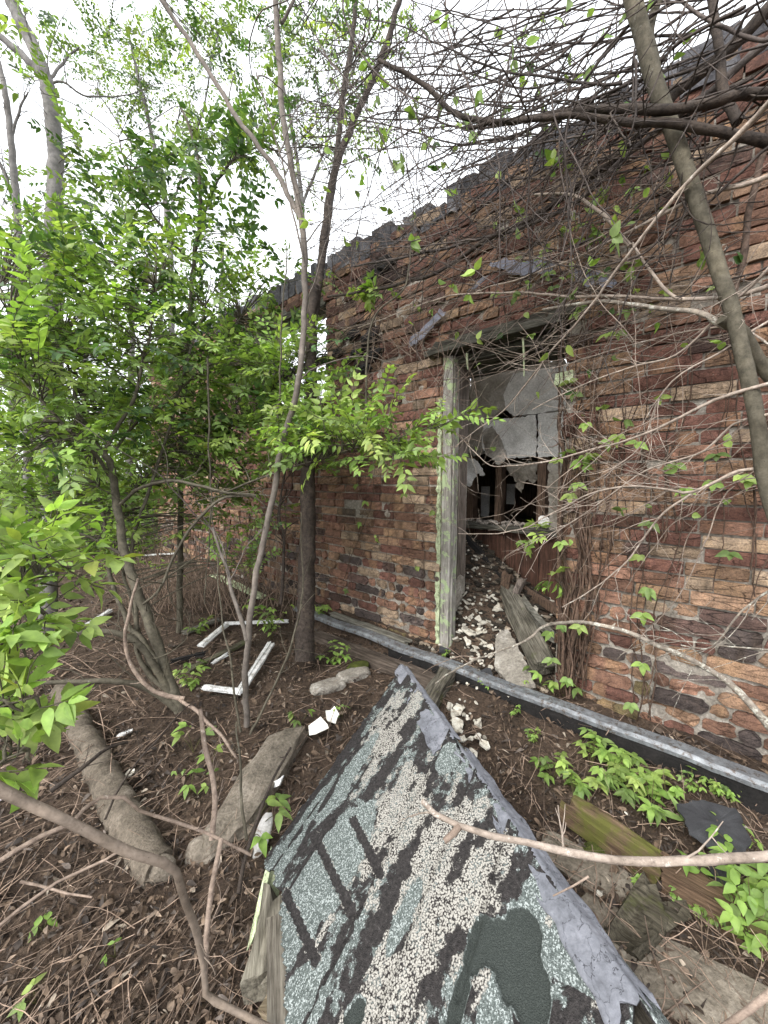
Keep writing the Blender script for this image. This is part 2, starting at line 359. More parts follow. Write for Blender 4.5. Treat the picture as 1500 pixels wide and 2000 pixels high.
cc = mix(nt, 1.0, cc, ramp(nt, n2.outputs[0], [(.3, (.45, .43, .42)), (.72, (1.9, 1.7, 1.5))]), 'MULTIPLY')
setcol(nt, b, cc); b.inputs['Roughness'].default_value = .95; bump(nt, b, n2.outputs[0], 1, .02)
mb = MB(); mb.add(gv, gf); ground = structure(mb.build('ground', m))

# leaf litter and dead stems: nobody could count them
def litter_pts(n, seed, ymin=.35, ymax=6.5):
    r = R(seed); out = []
    while len(out) < n:
        y = ymin * (ymax / ymin) ** (r.rand() ** .85); x = (r.rand() * 2.7 - 1.55) * max(.9, y * 1.15)
        off = (x - W0[0]) * WN[0] + (y - W0[1]) * WN[1]
        if off < -.9 or (-.02 < -off < .31 and not 0.05 < (x - W0[0]) * WU[0] + (y - W0[1]) * WU[1] < .72): continue
        if off < 0 and r.rand() > .25: continue
        if x > 2.2 or x < -6: continue
        out.append((x, y))
    return np.array(out)
r = R(21); pts = litter_pts(46000, 20); n = len(pts)
pz = np.array([gz(*p) for p in pts]); yaw = r.rand(n) * 6.28; tilt = r.randn(n) * .55
D = np.stack([np.cos(yaw), np.sin(yaw), tilt], 1); N = np.stack([r.randn(n) * .45, r.randn(n) * .45, np.ones(n)], 1)
pal = np.array([(.06, .044, .033), (.10, .071, .05), (.038, .03, .025), (.145, .105, .075), (.19, .145, .11), (.11, .092, .08), (.27, .23, .185)])
ci = r.choice(7, n, p=[.28, .24, .2, .12, .07, .07, .02]); L = (.008 + .026 * r.rand(n) ** 1.8) * (.75 + .35 * pts[:, 1])
mb = MB(); leaves(mb, np.column_stack([pts, pz + .002 + .022 * r.rand(n)]), D, N, L, L * (.16 + .42 * r.rand(n) ** 1.3), pal[ci] * (.7 + .6 * r.rand(n, 1)), 22, 6, .9)
m, nt, b = newmat('dead_leaf'); a = vcol(nt); c = coords(nt); n1 = tex(nt, 'Noise', 90, c, 3)
setcol(nt, b, mix(nt, 1.0, a.outputs['Color'], ramp(nt, n1.outputs[0], [(.3, (.6, .6, .6)), (.7, (1.4, 1.35, 1.3))]), 'MULTIPLY')); b.inputs['Roughness'].default_value = .7
M['dead_leaf'] = m
o = mb.build('leaf_litter', m); tag(o, 'matted brown dead leaves covering the ground', 'leaf litter', kind='stuff')
r = R(33); mb = MB(); pts = litter_pts(3000, 31)
for k, (x, y) in enumerate(pts):
    L = .05 + .28 * r.rand() ** 1.8; a = r.rand() * 6.28 if r.rand() < .55 else r.randn() * .5 + .9
    q = []; zt = gz(x, y) + .004 + .03 * r.rand(); rise = r.rand() * .09 if r.rand() < .4 else 0
    for t in np.linspace(-.5, .5, 5):
        xx = x + math.cos(a) * L * t; yy = y + math.sin(a) * L * t; q.append((xx, yy, max(gz(xx, yy) + .004, zt + rise * (t + .5)) + .004 * r.randn()))
        a += r.randn() * .12
    g = (.6 + .9 * r.rand()); tube(mb, q, np.linspace(1, .6, 5) * (.0007 + .0017 * r.rand() ** 2), 4, np.array((1.0, .95, .9)) * g, cap=False)
o = mb.build('dead_stem_litter', M['dead']); tag(o, 'thin dead stems and twigs strewn over the leaf litter', 'twig litter', kind='stuff')

# ---------------------------------------------------------------- the ruined brick building
bld = empty('ruined_brick_building', WP(0.38, 0, 0), 'ruined one storey red brick building with an open doorway and sooty ragged parapet', 'building')
DOOR = (0.0, .745, -.2, 2.0)
ul, _ = UZ(497, 700); ur, _ = UZ(636, 700); zt = UZ(560, 612)[1]; zb = UZ(560, 790)[1]
WIN = (ul, ur, zb, zt)
TOP = 2.9; UL, UR = -5.4, 2.3
CHAR = [(UZ(688, 1000), .10, 1.0), (UZ(712, 668), .22, .9), (UZ(700, 718), .16, .9), (UZ(752, 525), .2, .8), (UZ(480, 740), .5, .8), (UZ(1385, 585), .06, .9), (UZ(1130, 640), .09, .9)]
HOLE = [(UZ(690, 985), .085), (UZ(690, 1015), .08), (UZ(688, 1040), .06), (UZ(1376, 586), .07), (UZ(1128, 640), .07)]
def inside(u0, u1, z0, z1, o): return u1 > o[0] and u0 < o[1] and z1 > o[2] and z0 < o[3]
CH = .0675; rb = R(5); mb = MB(); cz = -.14; course = 0
while cz < TOP:
    h = CH - .0095 if cz > .5 else (CH - .012) * (1 + .25 * rb.rand())
    u = UL - rb.rand() * .2 - (.1 if course % 2 else 0); header_course = (course % 6 == 3)
    wav = rb.rand() * 9
    while u < UR:
        irr = cz < .48
        ln = (.098 if (header_course and rb.rand() < .45) or rb.rand() < .07 else .212) * (1 + rb.randn() * .03)
        if irr: ln = rb.choice([.07, .11, .16, .21, .26]) * (1 + .1 * rb.randn())
        u0, u1 = u, u + ln; u = u1 + .005 + (.006 * rb.rand() if irr else .003 * rb.rand())
        z0 = cz + .006 * math.sin(u0 * 1.3 + wav * .1) + rb.randn() * .0015; z1 = z0 + h * (1 + rb.randn() * .03)
        bad = False
        for Oo in (DOOR, WIN):
            if inside(u0, u1, z0, z1, Oo):
                if z1 > Oo[3] - .02 and False: pass
                if u0 < Oo[0] - .045: u1 = Oo[0] - rb.rand() * .008
                elif u1 > Oo[1] + .045: u0 = Oo[1] + rb.rand() * .012
                else: bad = True
        uc, zc = (u0 + u1) / 2, (z0 + z1) / 2
        for (hu, hz), hr in HOLE:
            if abs(uc - hu) < hr and abs(zc - hz) < hr * .55: bad = True
        
        if bad or u1 - u0 < .03: continue
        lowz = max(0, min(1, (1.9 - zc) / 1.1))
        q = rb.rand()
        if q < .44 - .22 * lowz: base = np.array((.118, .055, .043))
        elif q < .70 - .12 * lowz: base = np.array((.178, .098, .068))
        elif q < .86: base = np.array((.24, .152, .098))
        elif q < .96: base = np.array((.29, .22, .155))
        else: base = np.array((.07, .045, .04))
        if irr and rb.rand() < .22: base = np.array((.05, .045, .045))
        if irr and rb.rand() < .03: base = np.array((.15, .125, .06))
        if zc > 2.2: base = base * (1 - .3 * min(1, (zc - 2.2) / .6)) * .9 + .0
        soot = 0
        for (hu, hz), hr, s_ in CHAR:
            d = math.hypot(uc - hu, zc - hz) / hr; soot = max(soot, s_ * max(0, min(1, 1.6 - d * 1.1)))
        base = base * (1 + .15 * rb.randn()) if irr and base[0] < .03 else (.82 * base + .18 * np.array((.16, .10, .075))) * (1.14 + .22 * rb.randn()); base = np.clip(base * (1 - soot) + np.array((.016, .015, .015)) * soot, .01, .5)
        nxk = max(3, int((u1 - u0) / .022)); nzk = 3
        outp = rb.randn() * .005 - (.008 * rb.rand() if rb.rand() < .13 else 0); tiltu = rb.randn() * .010; tiltz = rb.randn() * .006
        gu = np.linspace(0, 1, nxk + 1); gzv = np.linspace(0, 1, nzk + 1); Ug, Zg = np.meshgrid(gu, gzv)
        edge = np.zeros_like(Ug); edge[0] = edge[-1] = 1; edge[:, 0] = edge[:, -1] = 1
        corner = np.zeros_like(Ug); corner[0, 0] = corner[0, -1] = corner[-1, 0] = corner[-1, -1] = 1
        er = .0007 if not irr else .0045
        us = u0 + Ug * (u1 - u0); zs = z0 + Zg * (z1 - z0)
        off = outp + tiltu * (Ug - .5) + tiltz * (Zg - .5) + rb.randn(*Ug.shape) * (.0012 if rb.rand() < .8 else .004) - edge * (.001 + .005 * rb.rand(*Ug.shape) ** 3) - corner * .005 * rb.rand()
        us = us + rb.randn(*us.shape) * er * .7 * (1 + corner) + corner * np.sign(.5 - Ug) * er * 1.5; zs = zs + rb.randn(*us.shape) * er * .55 + corner * np.sign(.5 - Zg) * er * 1.4
        if rb.rand() < .07:   # spalled face
            mx_ = np.clip(1 - np.hypot((Ug - rb.rand()) * 2.2, (Zg - rb.rand())) * 1.1, 0, 1); off = off - mx_ * .025
        fv = W0 + us[..., None] * WU + off[..., None] * WN + zs[..., None] * ZA
        nw = nxk + 1; idx = np.arange((nzk + 1) * nw).reshape(nzk + 1, nw)
        f = [(idx[a, b_], idx[a, b_ + 1], idx[a + 1, b_ + 1], idx[a + 1, b_]) for a in range(nzk) for b_ in range(nxk)]
        rim = list(idx[0, :]) + list(idx[1:, -1]) + list(idx[-1, -2::-1]) + list(idx[-2:0:-1, 0])
        fvf = fv.reshape(-1, 3); back = fvf[rim] - WN * .06; k0 = len(fvf); nr = len(rim)
        f += [(rim[a], k0 + a, k0 + (a + 1) % nr, rim[(a + 1) % nr]) for a in range(nr)]
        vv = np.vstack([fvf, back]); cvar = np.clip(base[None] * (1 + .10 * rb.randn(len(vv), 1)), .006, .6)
        # patchy fire marks of common brick
        if rb.rand() < .55:
            t0 = rb.rand(); wd = .1 + .15 * rb.rand(); mk = np.abs(np.concatenate([Ug.ravel(), Ug.ravel()[rim]]) - t0) < wd
            cvar[mk] = cvar[mk] * .55 + np.array((.33, .21, .12)) * (.45 if rb.rand() < .55 else .05)
        mb.add(vv, f, cvar)
    cz += CH if cz > .5 else h + .013; course += 1
m, nt, b = newmat('common_brick'); c = coords(nt); a = vcol(nt)
n1 = tex(nt, 'Noise', 26, c, 7, .72); n2 = tex(nt, 'Noise', 170, c, 6, .75); cs = coords(nt, (7, 7, 34)); cn = tex(nt, 'Noise', 1.2, cs, 5, .7); vc = tex(nt, 'Voronoi', 1.0, cs, feature='DISTANCE_TO_EDGE'); nt.links.new(mix(nt, .35, cs, cn.outputs['Color'], 'ADD'), vc.inputs['Vector']); n4 = tex(nt, 'Noise', 2.2, c, 6, .7)
cc = mix(nt, 1.0, a.outputs['Color'], ramp(nt, n1.outputs[0], [(.28, (.52, .5, .49)), (.5, (1.03, 1.03, 1.03)), (.72, (1.5, 1.44, 1.34))]), 'MULTIPLY')
cc = mix(nt, 1.0, cc, ramp(nt, n2.outputs[0], [(.3, (.35, .35, .35)), (.48, (.95, .95, .95)), (.7, (1.5, 1.48, 1.45))]), 'MULTIPLY')
ck = ramp(nt, vc.outputs['Distance'], [(0, (.22, .2, .2)), (.035, (1, 1, 1))]); ckm = mix(nt, ramp(nt, n4.outputs[0], [(.42, (0, 0, 0)), (.55, (1, 1, 1))]), (1.0, 1.0, 1.0), ck); cc = mix(nt, 1.0, cc, ckm, 'MULTIPLY')
cc = mix(nt, ramp(nt, n4.outputs[0], [(.58, (0, 0, 0)), (.76, (.5, .5, .5))]), cc, (.04, .035, .03))
n5 = tex(nt, 'Noise', 45, c, 6, .8); cc = mix(nt, ramp(nt, n5.outputs[0], [(.66, (0, 0, 0)), (.72, (.7, .7, .7))]), cc, (.34, .31, .27))
setcol(nt, b, cc); b.inputs['Roughness'].default_value = .9; bump(nt, b, mix(nt, 1.0, mix(nt, .5, n1.outputs[0], n2.outputs[0]), ckm, 'MULTIPLY'), 1.0, .010)
mb.build('brick_facing', m, bld, smooth=False)
# mortar core, a third of a metre thick, butted round the openings
mb = MB(); TH = -.32; F = -.0185; e = .0
a0, a1, a2, a3 = WIN; d0, d1, d2, d3 = DOOR; d0 -= .012; d1 += .012
def core(u0, u1, z0, z1): # gridded front so that the joints are uneven
    nu = max(2, int((u1 - u0) / .05)); nzc = max(2, int((z1 - z0) / .05))
    us = np.linspace(u0, u1, nu + 1); zs = np.linspace(z0, z1, nzc + 1)
    fr = np.array([[WP(uu, zz, F + (.006 * nz(uu, zz, 0, 7) if 0 < a_ < nzc and 0 < b_ < nu else 0)) for b_, uu in enumerate(us)] for a_, zz in enumerate(zs)]).reshape(-1, 3)
    ii = np.arange(nzc)[:, None] * (nu + 1); jj = np.arange(nu)[None]
    mb.add(fr, np.stack([ii + jj, ii + jj + 1, ii + nu + 2 + jj, ii + nu + 1 + jj], -1).reshape(-1, 4))
    c = [WP(uu, zz, oo) for oo in (F, TH) for zz in (z0, z1) for uu in (u0, u1)]
    mb.add(c, [(4, 6, 7, 5), (0, 4, 5, 1), (2, 3, 7, 6), (0, 2, 6, 4), (1, 5, 7, 3)])
core(UL, a0, -.2, TOP - .05); core(a0, a1, -.2, a2); core(a0, a1, a3, TOP - .05); core(a1, d0, -.2, TOP - .05); core(d0, d1, d3 + .02, TOP - .05); core(d1, UR, -.2, TOP - .05)
mb.build('mortar_bed', M['mortar'], bld, smooth=False)
# parapet: a course of sooty bricks on end and worn cap blocks, ragged
mb = MB(); u = UL; rc = R(9)
while u < UR:
    wd = .085 * (1 + .6 * rc.rand()) if rc.rand() < .75 else .2
    hgt = .165 + .018 * rc.randn() + .035 * nz(u, 0, 0, 1.3) if rc.rand() < .93 else .09
    if rc.rand() > .02:
        z0 = TOP - .03
        beam(mb, WP(u + wd / 2, z0, -.11 + rc.randn() * .006), WP(u + wd / 2 + rc.randn() * .003, z0 + max(.06, hgt), -.11 + rc.randn() * .012), wd, .22, up=WN, jit=.004, seed=rc.randint(1e6), n=3, col=np.array((1, .98, .97)) * (.5 + .7 * rc.rand()), ragged=.005)
    u += wd + .004
mb.build('coping', M['coping'], bld, smooth=False)
# sooty masonry lumps left by the fire, then dark fill for the brick holes
for k, (px, py, s) in enumerate([(700, 690, .06), (722, 662, .07), (690, 655, .055), (735, 690, .06), (680, 705, .05), (715, 720, .05), (752, 516, .07), (735, 535, .05), (660, 690, .05)]):
    mb = MB(); rock(mb, W(px, py, .0), WU * s * 1.3, WN * s * .7, ZA * s * .7, k, .4, 3, fs=2); mb.build('char_or_hole_shade_lump', M['char'], bld, smooth=False)
for k, (px, py, s) in enumerate([(1375, 588, .05), (690, 1000, .07), (1128, 640, .05)]):  # sunk into the missing-brick holes, coloured black for the shade of the recess
    mb = MB(); rock(mb, W(px, py, -.05), WU * s, WN * s * .5, ZA * s * .6, k + 40, .4, 3, fs=2); mb.build('char_or_hole_shade_lump', M['char'], bld, smooth=False)

# --- doorway woodwork
mb = MB()
beam(mb, WP(.012, -.06, -.03), WP(.012, 1.99, -.03), .07, .075, up=WN, jit=.003, seed=3, ragged=.006, n=30)
beam(mb, WP(.045, -.06, -.045), WP(.045, 1.98, -.045), .02, .06, up=WN, jit=.002, seed=4, ragged=.005, n=30)
mb.build('door_post', M['jamb'], bld, smooth=False)
mb = MB(); beam(mb, WP(.042, .50, -.145), WP(.042, 1.97, -.145), .025, .11, up=WN, jit=.004, seed=5, ragged=.02, n=24)
mb.build('inner_jamb', M['jamb_in'], bld, smooth=False)
mb = MB(); rg = R(44); zs = np.linspace(0, 1.72, 60); L0 = []; 
for z_ in zs: w_ = .010 + .005 * rg.randn(); L0.append((WP(-.052 - max(.004, w_), z_, .008 + .003 * rg.randn()), WP(-.03 + .003 * rg.randn(), z_, .012 + .003 * rg.randn()), WP(-.03, z_, -.02)))
v = np.array(L0).reshape(-1, 3); mb.add(v, [(3 * k + q, 3 * k + q + 1, 3 * k + 4 + q, 3 * k + 3 + q) for k in range(59) for q in (0, 1)])
mb.build('door_trim', M['greenpaint'], bld, smooth=False)
mb = MB()
beam(mb, WP(-.13, 2.015, .015), WP(.74, 2.035, .01), .13, .035, up=ZA, jit=.005, seed=7, ragged=.015)
beam(mb, WP(-.09, 2.06, -.02), WP(.80, 2.075, -.02), .12, .05, up=ZA, jit=.006, seed=8, ragged=.02)
beam(mb, WP(-.04, 1.965, -.12), WP(.76, 1.985, -.12), .14, .05, up=ZA, jit=.004, seed=9, ragged=.01)
beam(mb, WP(-.02, 1.93, -.26), WP(.76, 1.955, -.26), .12, .06, up=ZA, jit=.004, seed=10, ragged=.01)
mb.build('door_lintel', M['lintel'], bld, smooth=False)
for (px, py0, py1, sd_) in ((1022, 660, 735, 1), (912, 690, 722, 2)):
    mb = MB(); a_ = W(px, py0, .02); b_ = W(px + 2, py1, .0); tube(mb, [a_, a_ * .6 + b_ * .4, b_], [.008, .007, .003], 6, rough=.35, seed=sd_); mb.build('paint_drip', M['greenpaint'], bld)
mb = MB(); wbox(mb, .70, .80, 1.69, 1.76, -.10, .035, jit=.006, seed=3); mb.build('jamb_stub', M['greenpaint'], bld, smooth=False)
mb = MB(); beam(mb, W(512, 634, -.05), W(645, 590, -.08), .12, .10, up=ZA, jit=.01, seed=14, ragged=.03); beam(mb, W(470, 655, -.2), W(600, 605, -.2), .10, .08, up=ZA, jit=.01, seed=15, ragged=.03)
mb.build('window_lintel', M['lintel'], bld, smooth=False)
mb = MB()
for k, (x0, y0, x1, y1, s) in enumerate([(500, 690, 560, 735, .07), (470, 740, 560, 742, .06), (495, 640, 505, 760, .05), (540, 690, 585, 755, .06), (560, 730, 640, 700, .05)]):
    beam(mb, W(x0, y0, -.12 - .03 * k), W(x1, y1, -.12 - .03 * k), s, s, jit=.012, seed=50 + k, ragged=.03)
mb.build('burnt_window_timber', M['black'], bld, smooth=False)

# --- inside: rotten partition behind the doorway
def sheet(name, poly, off, mat, th=.012, jag=.006, bulge=.012, seed=0, curl=None, parent=bld, res=.02, offfn=None):
    # ragged sheet on a plane parallel to the wall; poly in photograph pixels
    pts = [UZ(px, py, off) for px, py in poly]; r_ = R(seed); P2 = []
    for k in range(len(pts)):
        a_ = np.array(pts[k]); b_ = np.array(pts[(k + 1) % len(pts)]); n_ = max(2, int(np.linalg.norm(b_ - a_) / res))
        for q in range(n_): P2.append(a_ + (b_ - a_) * q / n_ + r_.randn(2) * jag)
    P2 = np.array(P2); bm = bmesh.new()
    fn = offfn or (lambda u_, z_: bulge * nz(u_, z_, seed, 4))
    vs = [bm.verts.new(Vector((p[0], p[1], 0))) for p in P2]; fc = bm.faces.new(vs)
    bmesh.ops.triangulate(bm, faces=[fc]); bmesh.ops.subdivide_edges(bm, edges=[e_ for e_ in bm.edges if e_.calc_length() > .05], cuts=2)
    bmesh.ops.triangulate(bm, faces=bm.faces[:])
    ex = bmesh.ops.extrude_face_region(bm, geom=bm.faces[:]); nv = [g for g in ex['geom'] if isinstance(g, bmesh.types.BMVert)]
    for v_ in nv: v_.co.z = -th
    V = np.array([WP(v_.co.x, v_.co.y, off + v_.co.z + fn(v_.co.x, v_.co.y)) for v_ in bm.verts]); bm.verts.index_update()
    Fc = [[q.index for q in f_.verts] for f_ in bm.faces]; bm.free(); mb_ = MB(); mb_.add(V, Fc); return mb_.build(name, mat, parent, smooth=False)
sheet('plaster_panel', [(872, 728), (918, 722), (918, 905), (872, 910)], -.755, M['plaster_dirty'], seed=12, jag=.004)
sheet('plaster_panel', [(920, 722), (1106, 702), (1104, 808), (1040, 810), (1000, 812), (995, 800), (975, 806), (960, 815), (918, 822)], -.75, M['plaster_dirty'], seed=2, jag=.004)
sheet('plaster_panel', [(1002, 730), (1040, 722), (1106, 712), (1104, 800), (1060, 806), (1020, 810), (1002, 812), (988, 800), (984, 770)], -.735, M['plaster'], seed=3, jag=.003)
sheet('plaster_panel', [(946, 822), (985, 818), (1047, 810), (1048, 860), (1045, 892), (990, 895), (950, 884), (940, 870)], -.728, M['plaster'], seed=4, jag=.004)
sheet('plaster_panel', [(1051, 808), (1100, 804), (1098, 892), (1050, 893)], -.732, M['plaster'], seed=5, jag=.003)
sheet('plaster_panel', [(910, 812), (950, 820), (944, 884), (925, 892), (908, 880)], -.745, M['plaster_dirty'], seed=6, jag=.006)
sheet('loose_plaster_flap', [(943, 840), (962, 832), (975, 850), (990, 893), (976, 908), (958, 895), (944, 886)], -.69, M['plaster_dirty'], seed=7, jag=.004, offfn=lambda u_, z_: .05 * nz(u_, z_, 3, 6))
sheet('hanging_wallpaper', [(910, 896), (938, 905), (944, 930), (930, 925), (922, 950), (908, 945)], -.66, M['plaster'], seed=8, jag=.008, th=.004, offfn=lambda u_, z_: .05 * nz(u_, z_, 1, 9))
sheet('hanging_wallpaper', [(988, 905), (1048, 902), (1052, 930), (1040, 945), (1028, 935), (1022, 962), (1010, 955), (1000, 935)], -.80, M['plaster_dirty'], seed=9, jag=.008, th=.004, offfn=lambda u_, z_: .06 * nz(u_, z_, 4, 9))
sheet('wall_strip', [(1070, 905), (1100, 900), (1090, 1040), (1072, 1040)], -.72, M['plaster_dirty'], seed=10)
mb = MB()
for (px, w_, o_) in ((978, .055, -.80), (1062, .06, -.78), (925, .05, -.84)):
    a_ = UZ(px, 900, o_); b_ = UZ(px - 3, 1025, o_); beam(mb, WP(b_[0], b_[1], o_), WP(a_[0], a_[1] + .08, o_), w_, .09, up=WN, jit=.004, seed=int(px), ragged=.01)
mb.build('wall_stud', M['stud'], bld, smooth=False)
a_ = UZ(905, 1030, -.72); b_ = UZ(1085, 1035, -.72); zl = (a_[1] + b_[1]) / 2
mb = MB(); beam(mb, WP(a_[0] - .4, zl, -.78), WP(b_[0] + .4, zl + .005, -.78), .26, .04, up=ZA, jit=.006, seed=4); mb.build('ledge_board', M['lintel'], bld, smooth=False)
mb = MB(); rr = R(6)
for k in range(150):
    uu = a_[0] + rr.rand() * (b_[0] - a_[0]); oo = -.68 - .18 * rr.rand(); s = .005 + .02 * rr.rand() ** 2; rock(mb, WP(uu, zl + .028 + .02 * rr.rand(), oo), WU * s, WN * s, ZA * s * .6, k, .3, 1, col=np.array((1, .9, .82)) * (.25 + .55 * rr.rand()))
mb.build('ledge_rubble', M['plaster'], bld, smooth=False)['kind'] = 'stuff'
mb = MB(); rock(mb, W(1062, 1018, -.70), WU * .045, WN * .02, ZA * .045, 9, .2, 2, col=(1.3, 1.3, 1.3)); mb.build('plaster_lump', M['plaster'], bld, smooth=False)
mb = MB(); uu = a_[0] - .42; k = 0
while uu < b_[0] + .45:
    wd = .13 + .05 * rr.rand(); beam(mb, WP(uu + wd / 2, -.05, -.72 - .006 * (k % 2)), WP(uu + wd / 2, zl - .022, -.72 - .006 * (k % 2)), wd - .005, .02, up=WN, jit=.003, seed=60 + k, col=np.array((1, 1, 1)) * (.6 + .6 * rr.rand())); uu += wd; k += 1
mb.build('wainscot_board', M['brownboard'], bld, smooth=False)
# dark room behind, boarded on every side
mb = MB(); wbox(mb, -1.3, 1.4, -.1, 2.1, -2.3, -2.25); wbox(mb, -1.35, -1.3, -.1, 2.1, -2.3, -.9); wbox(mb, 1.4, 1.45, -.1, 2.1, -2.3, -.9); wbox(mb, -1.3, 1.4, 1.93, 1.98, -2.25, -.82)
wbox(mb, -1.3, a_[0] - .02, -.1, 1.93, -.86, -.82); wbox(mb, b_[0] + .12, 1.4, -.1, 1.93, -.86, -.82)
mb.build('inner_room_boarding', M['stud'], bld, smooth=False)
for (px, py0, py1) in ((990, 945, 985), (940, 950, 1010)):
    q0 = UZ(px, py0, -1.6); q1 = UZ(px + 14, py1, -1.6); mb = MB(); wbox(mb, q0[0], q1[0], q1[1], q0[1], -1.62, -1.6); mb.build('far_room_board', M['plaster'], bld, smooth=False)
# ---------------------------------------------------------------- metal edge along the foot of the wall
m, nt, b = newmat('galvanised_steel'); c = coords(nt); n1 = tex(nt, 'Noise', 22, c, 6, .75); n2 = tex(nt, 'Noise', 34, c, 6, .8); a = vcol(nt)
cc = ramp(nt, n1.outputs[0], [(.3, (.08, .083, .086)), (.5, (.17, .18, .19)), (.7, (.27, .285, .30))]); cc = mix(nt, ramp(nt, n2.outputs[0], [(.52, (0, 0, 0)), (.60, (.85, .85, .85))]), cc, (.075, .055, .042))
setcol(nt, b, cc); b.inputs['Metallic'].default_value = .35; b.inputs['Roughness'].default_value = .5; bump(nt, b, n2.outputs[0], .25, .003); M['steel'] = m
edge = empty('metal_edging', WP(.6, 0, .24), 'long galvanised steel edging strip along the foot of the brick wall', 'metal strip')
mb = MB(); us = np.linspace(-1.42, 2.0, 90); L0 = []
for u_ in us:
    dz = .010 * nz(u_, 0, 0, 2.5) + .004 * nz(u_, 4, 0, 12); do = .012 * nz(u_, 9, 0, 3)
    L0.append([WP(u_, .006 + dz, .182 + do), WP(u_, .02 + dz, .188 + do), WP(u_, .016 + dz, .244 + do), WP(u_, .004 + dz * .6, .258 + do), WP(u_, -.014 + dz, .259 + do), WP(u_, -.014 + dz, .253 + do)])
k = 6; mb.add(np.array(L0).reshape(-1, 3), [(i_ * k + j_, i_ * k + j_ + 1, (i_ + 1) * k + j_ + 1, (i_ + 1) * k + j_) for i_ in range(89) for j_ in range(5)])
mb.build('steel_flange', m, edge, smooth=False)
mb = MB(); beam(mb, WP(-.3, -.115, .235), WP(2.0, -.11, .235), .035, .19, up=ZA, jit=.004, seed=3, n=40); mb.build('gap_shade_board', M['black'], edge, smooth=False)  # black board added in place of the shadowed gap below the flange
def timber(name, p0, p1, w_, h_, mat, label, cat, seed=0, group=None, **kw):
    mb_ = MB(); beam(mb_, p0, p1, w_, h_, seed=seed, **kw); return tag(mb_.build(name, mat, None, smooth=False), label, cat, group)
def up(p, dz): return np.asarray(p, float) + ZA * dz
wd = lambda nm, c1, c2, ax, **k: m_wood(nm, c1, c2, ax, **k)
p0, p1 = up(G(615, 1248), .02), up(G(868, 1345), .01)
timber('weathered_plank', p0, p1, .10, .07, wd('dark_plank_wood', (.05, .038, .03), (.13, .105, .085), p1 - p0), 'dark weathered plank lying in front of the steel strip beside the tree', 'plank', 3, jit=.006, ragged=.02)
p0, p1 = WP(-1.05, .012, .12), WP(-.22, .008, .13)
timber('thin_grey_board', p0, p1, .07, .02, M['sill_wood'], 'thin grey board lying flat between the brick wall and the steel strip', 'board', 4, jit=.004, ragged=.02)
# ---------------------------------------------------------------- fallen piece of shingled roof
A = P(788, 1306, 1.80); Cc = P(517, 1690, 1.17); Bp = P(1262, 1975, .62)
E1 = nrm(Cc - A); Nn = nrm(np.cross(Cc - A, Bp - A)); Nn = Nn if Nn[2] > 0 else -Nn; E2 = np.cross(Nn, E1); E2 = E2 if E2 @ (Bp - A) > 0 else -E2
def st(p): d = np.asarray(p) - A; return np.array([d @ E1, d @ E2])
def onroof(px, py): r_ = ray(px, py); t = ((A - O) @ Nn) / (r_ @ Nn); return O + r_ * t
def RP(s, t, h=0.0): return A + E1 * s + E2 * t + Nn * h
roof = empty('fallen_roof_section', (A[0] * .3 + Bp[0] * .3 + Cc[0] * .4, .9, gz(0, .9)), 'fallen roof section with worn green shingles and a torn grey ridge strip, lying before the doorway', 'roof section')
hip = st(Bp); hipd = hip / np.linalg.norm(hip); hipn = np.array([hipd[1], -hipd[0]]); 
if hipn @ st(Cc) < 0: hipn = -hipn
edge_px = [(788, 1306), (640, 1516), (517, 1690), (520, 1706), (537, 1716), (548, 1745), (556, 1800), (552, 1850), (562, 1900), (556, 1960), (560, 2030), (565, 2200), (700, 2300), (1240, 2200), (1250, 1990), (1240, 1985)]
poly = [st(onroof(*q)) for q in edge_px] + [hip * 1.0]
poly = np.array(poly)
def inpoly(x, y):
    ins = False; n_ = len(poly); j_ = n_ - 1
    for i_ in range(n_):
        if (poly[i_][1] > y) != (poly[j_][1] > y) and x < (poly[j_][0] - poly[i_][0]) * (y - poly[i_][1]) / (poly[j_][1] - poly[i_][1]) + poly[i_][0]: ins = not ins
        j_ = i_
    return ins
print('ROOF', 'AC', np.linalg.norm(Cc - A), 'hip', hip, 'N', Nn, 'A', A, 'B', Bp, 'C', Cc, 'poly', poly.round(2).tolist())
smin, tmin = poly.min(0) - .02; smax, tmax = poly.max(0) + .02; RES = .0065
# course butts and slots read off the photograph, in roof coordinates
def tt(px, py): return st(onroof(px, py))[1]
EXPO = .128; T0 = tt(571, 1690) if False else .0
ns_ = int((smax - smin) / RES); nt_ = int((tmax - tmin) / RES)
rs = R(12)
BUTT = [tt(628, 1575), tt(640, 1640), tt(735, 1735), tt(800, 1855), tt(900, 1960)]
slots = []    # (s centre, t0, t1, half width)
for x0, y0, x1, y1 in ((622, 1645, 692, 1790), (695, 1610, 752, 1722), (566, 1755, 622, 1885), (500, 1700, 520, 1760)):
    q0, q1 = st(onroof(x0, y0)), st(onroof(x1, y1)); slots.append((q0, q1, .0105))
def seg(p, q0, q1):
    d = q1 - q0; k_ = max(0, min(1, ((p - q0) @ d) / (d @ d))); return np.linalg.norm(p - q0 - d * k_), k_
def blot(px, py, rx, ry=None, ang=0): return (st(onroof(px, py)), rx, ry or rx, ang)
bald = [blot(650, 1565, .055, .02), blot(590, 1640, .045, .018), blot(752, 1600, .04, .018), blot(790, 1690, .03, .012), blot(985, 1640, .05, .03), blot(1075, 1730, .03), blot(640, 1925, .055, .016), blot(600, 1870, .02), blot(760, 1800, .05, .02), blot(965, 1765, .05, .022), blot(700, 1470, .06, .012), blot(735, 1420, .05, .01), blot(1030, 1960, .05, .03), blot(860, 1625, .035, .03), blot(900, 1560, .03, .018), blot(1120, 1850, .025), blot(1180, 1930, .03, .02)]
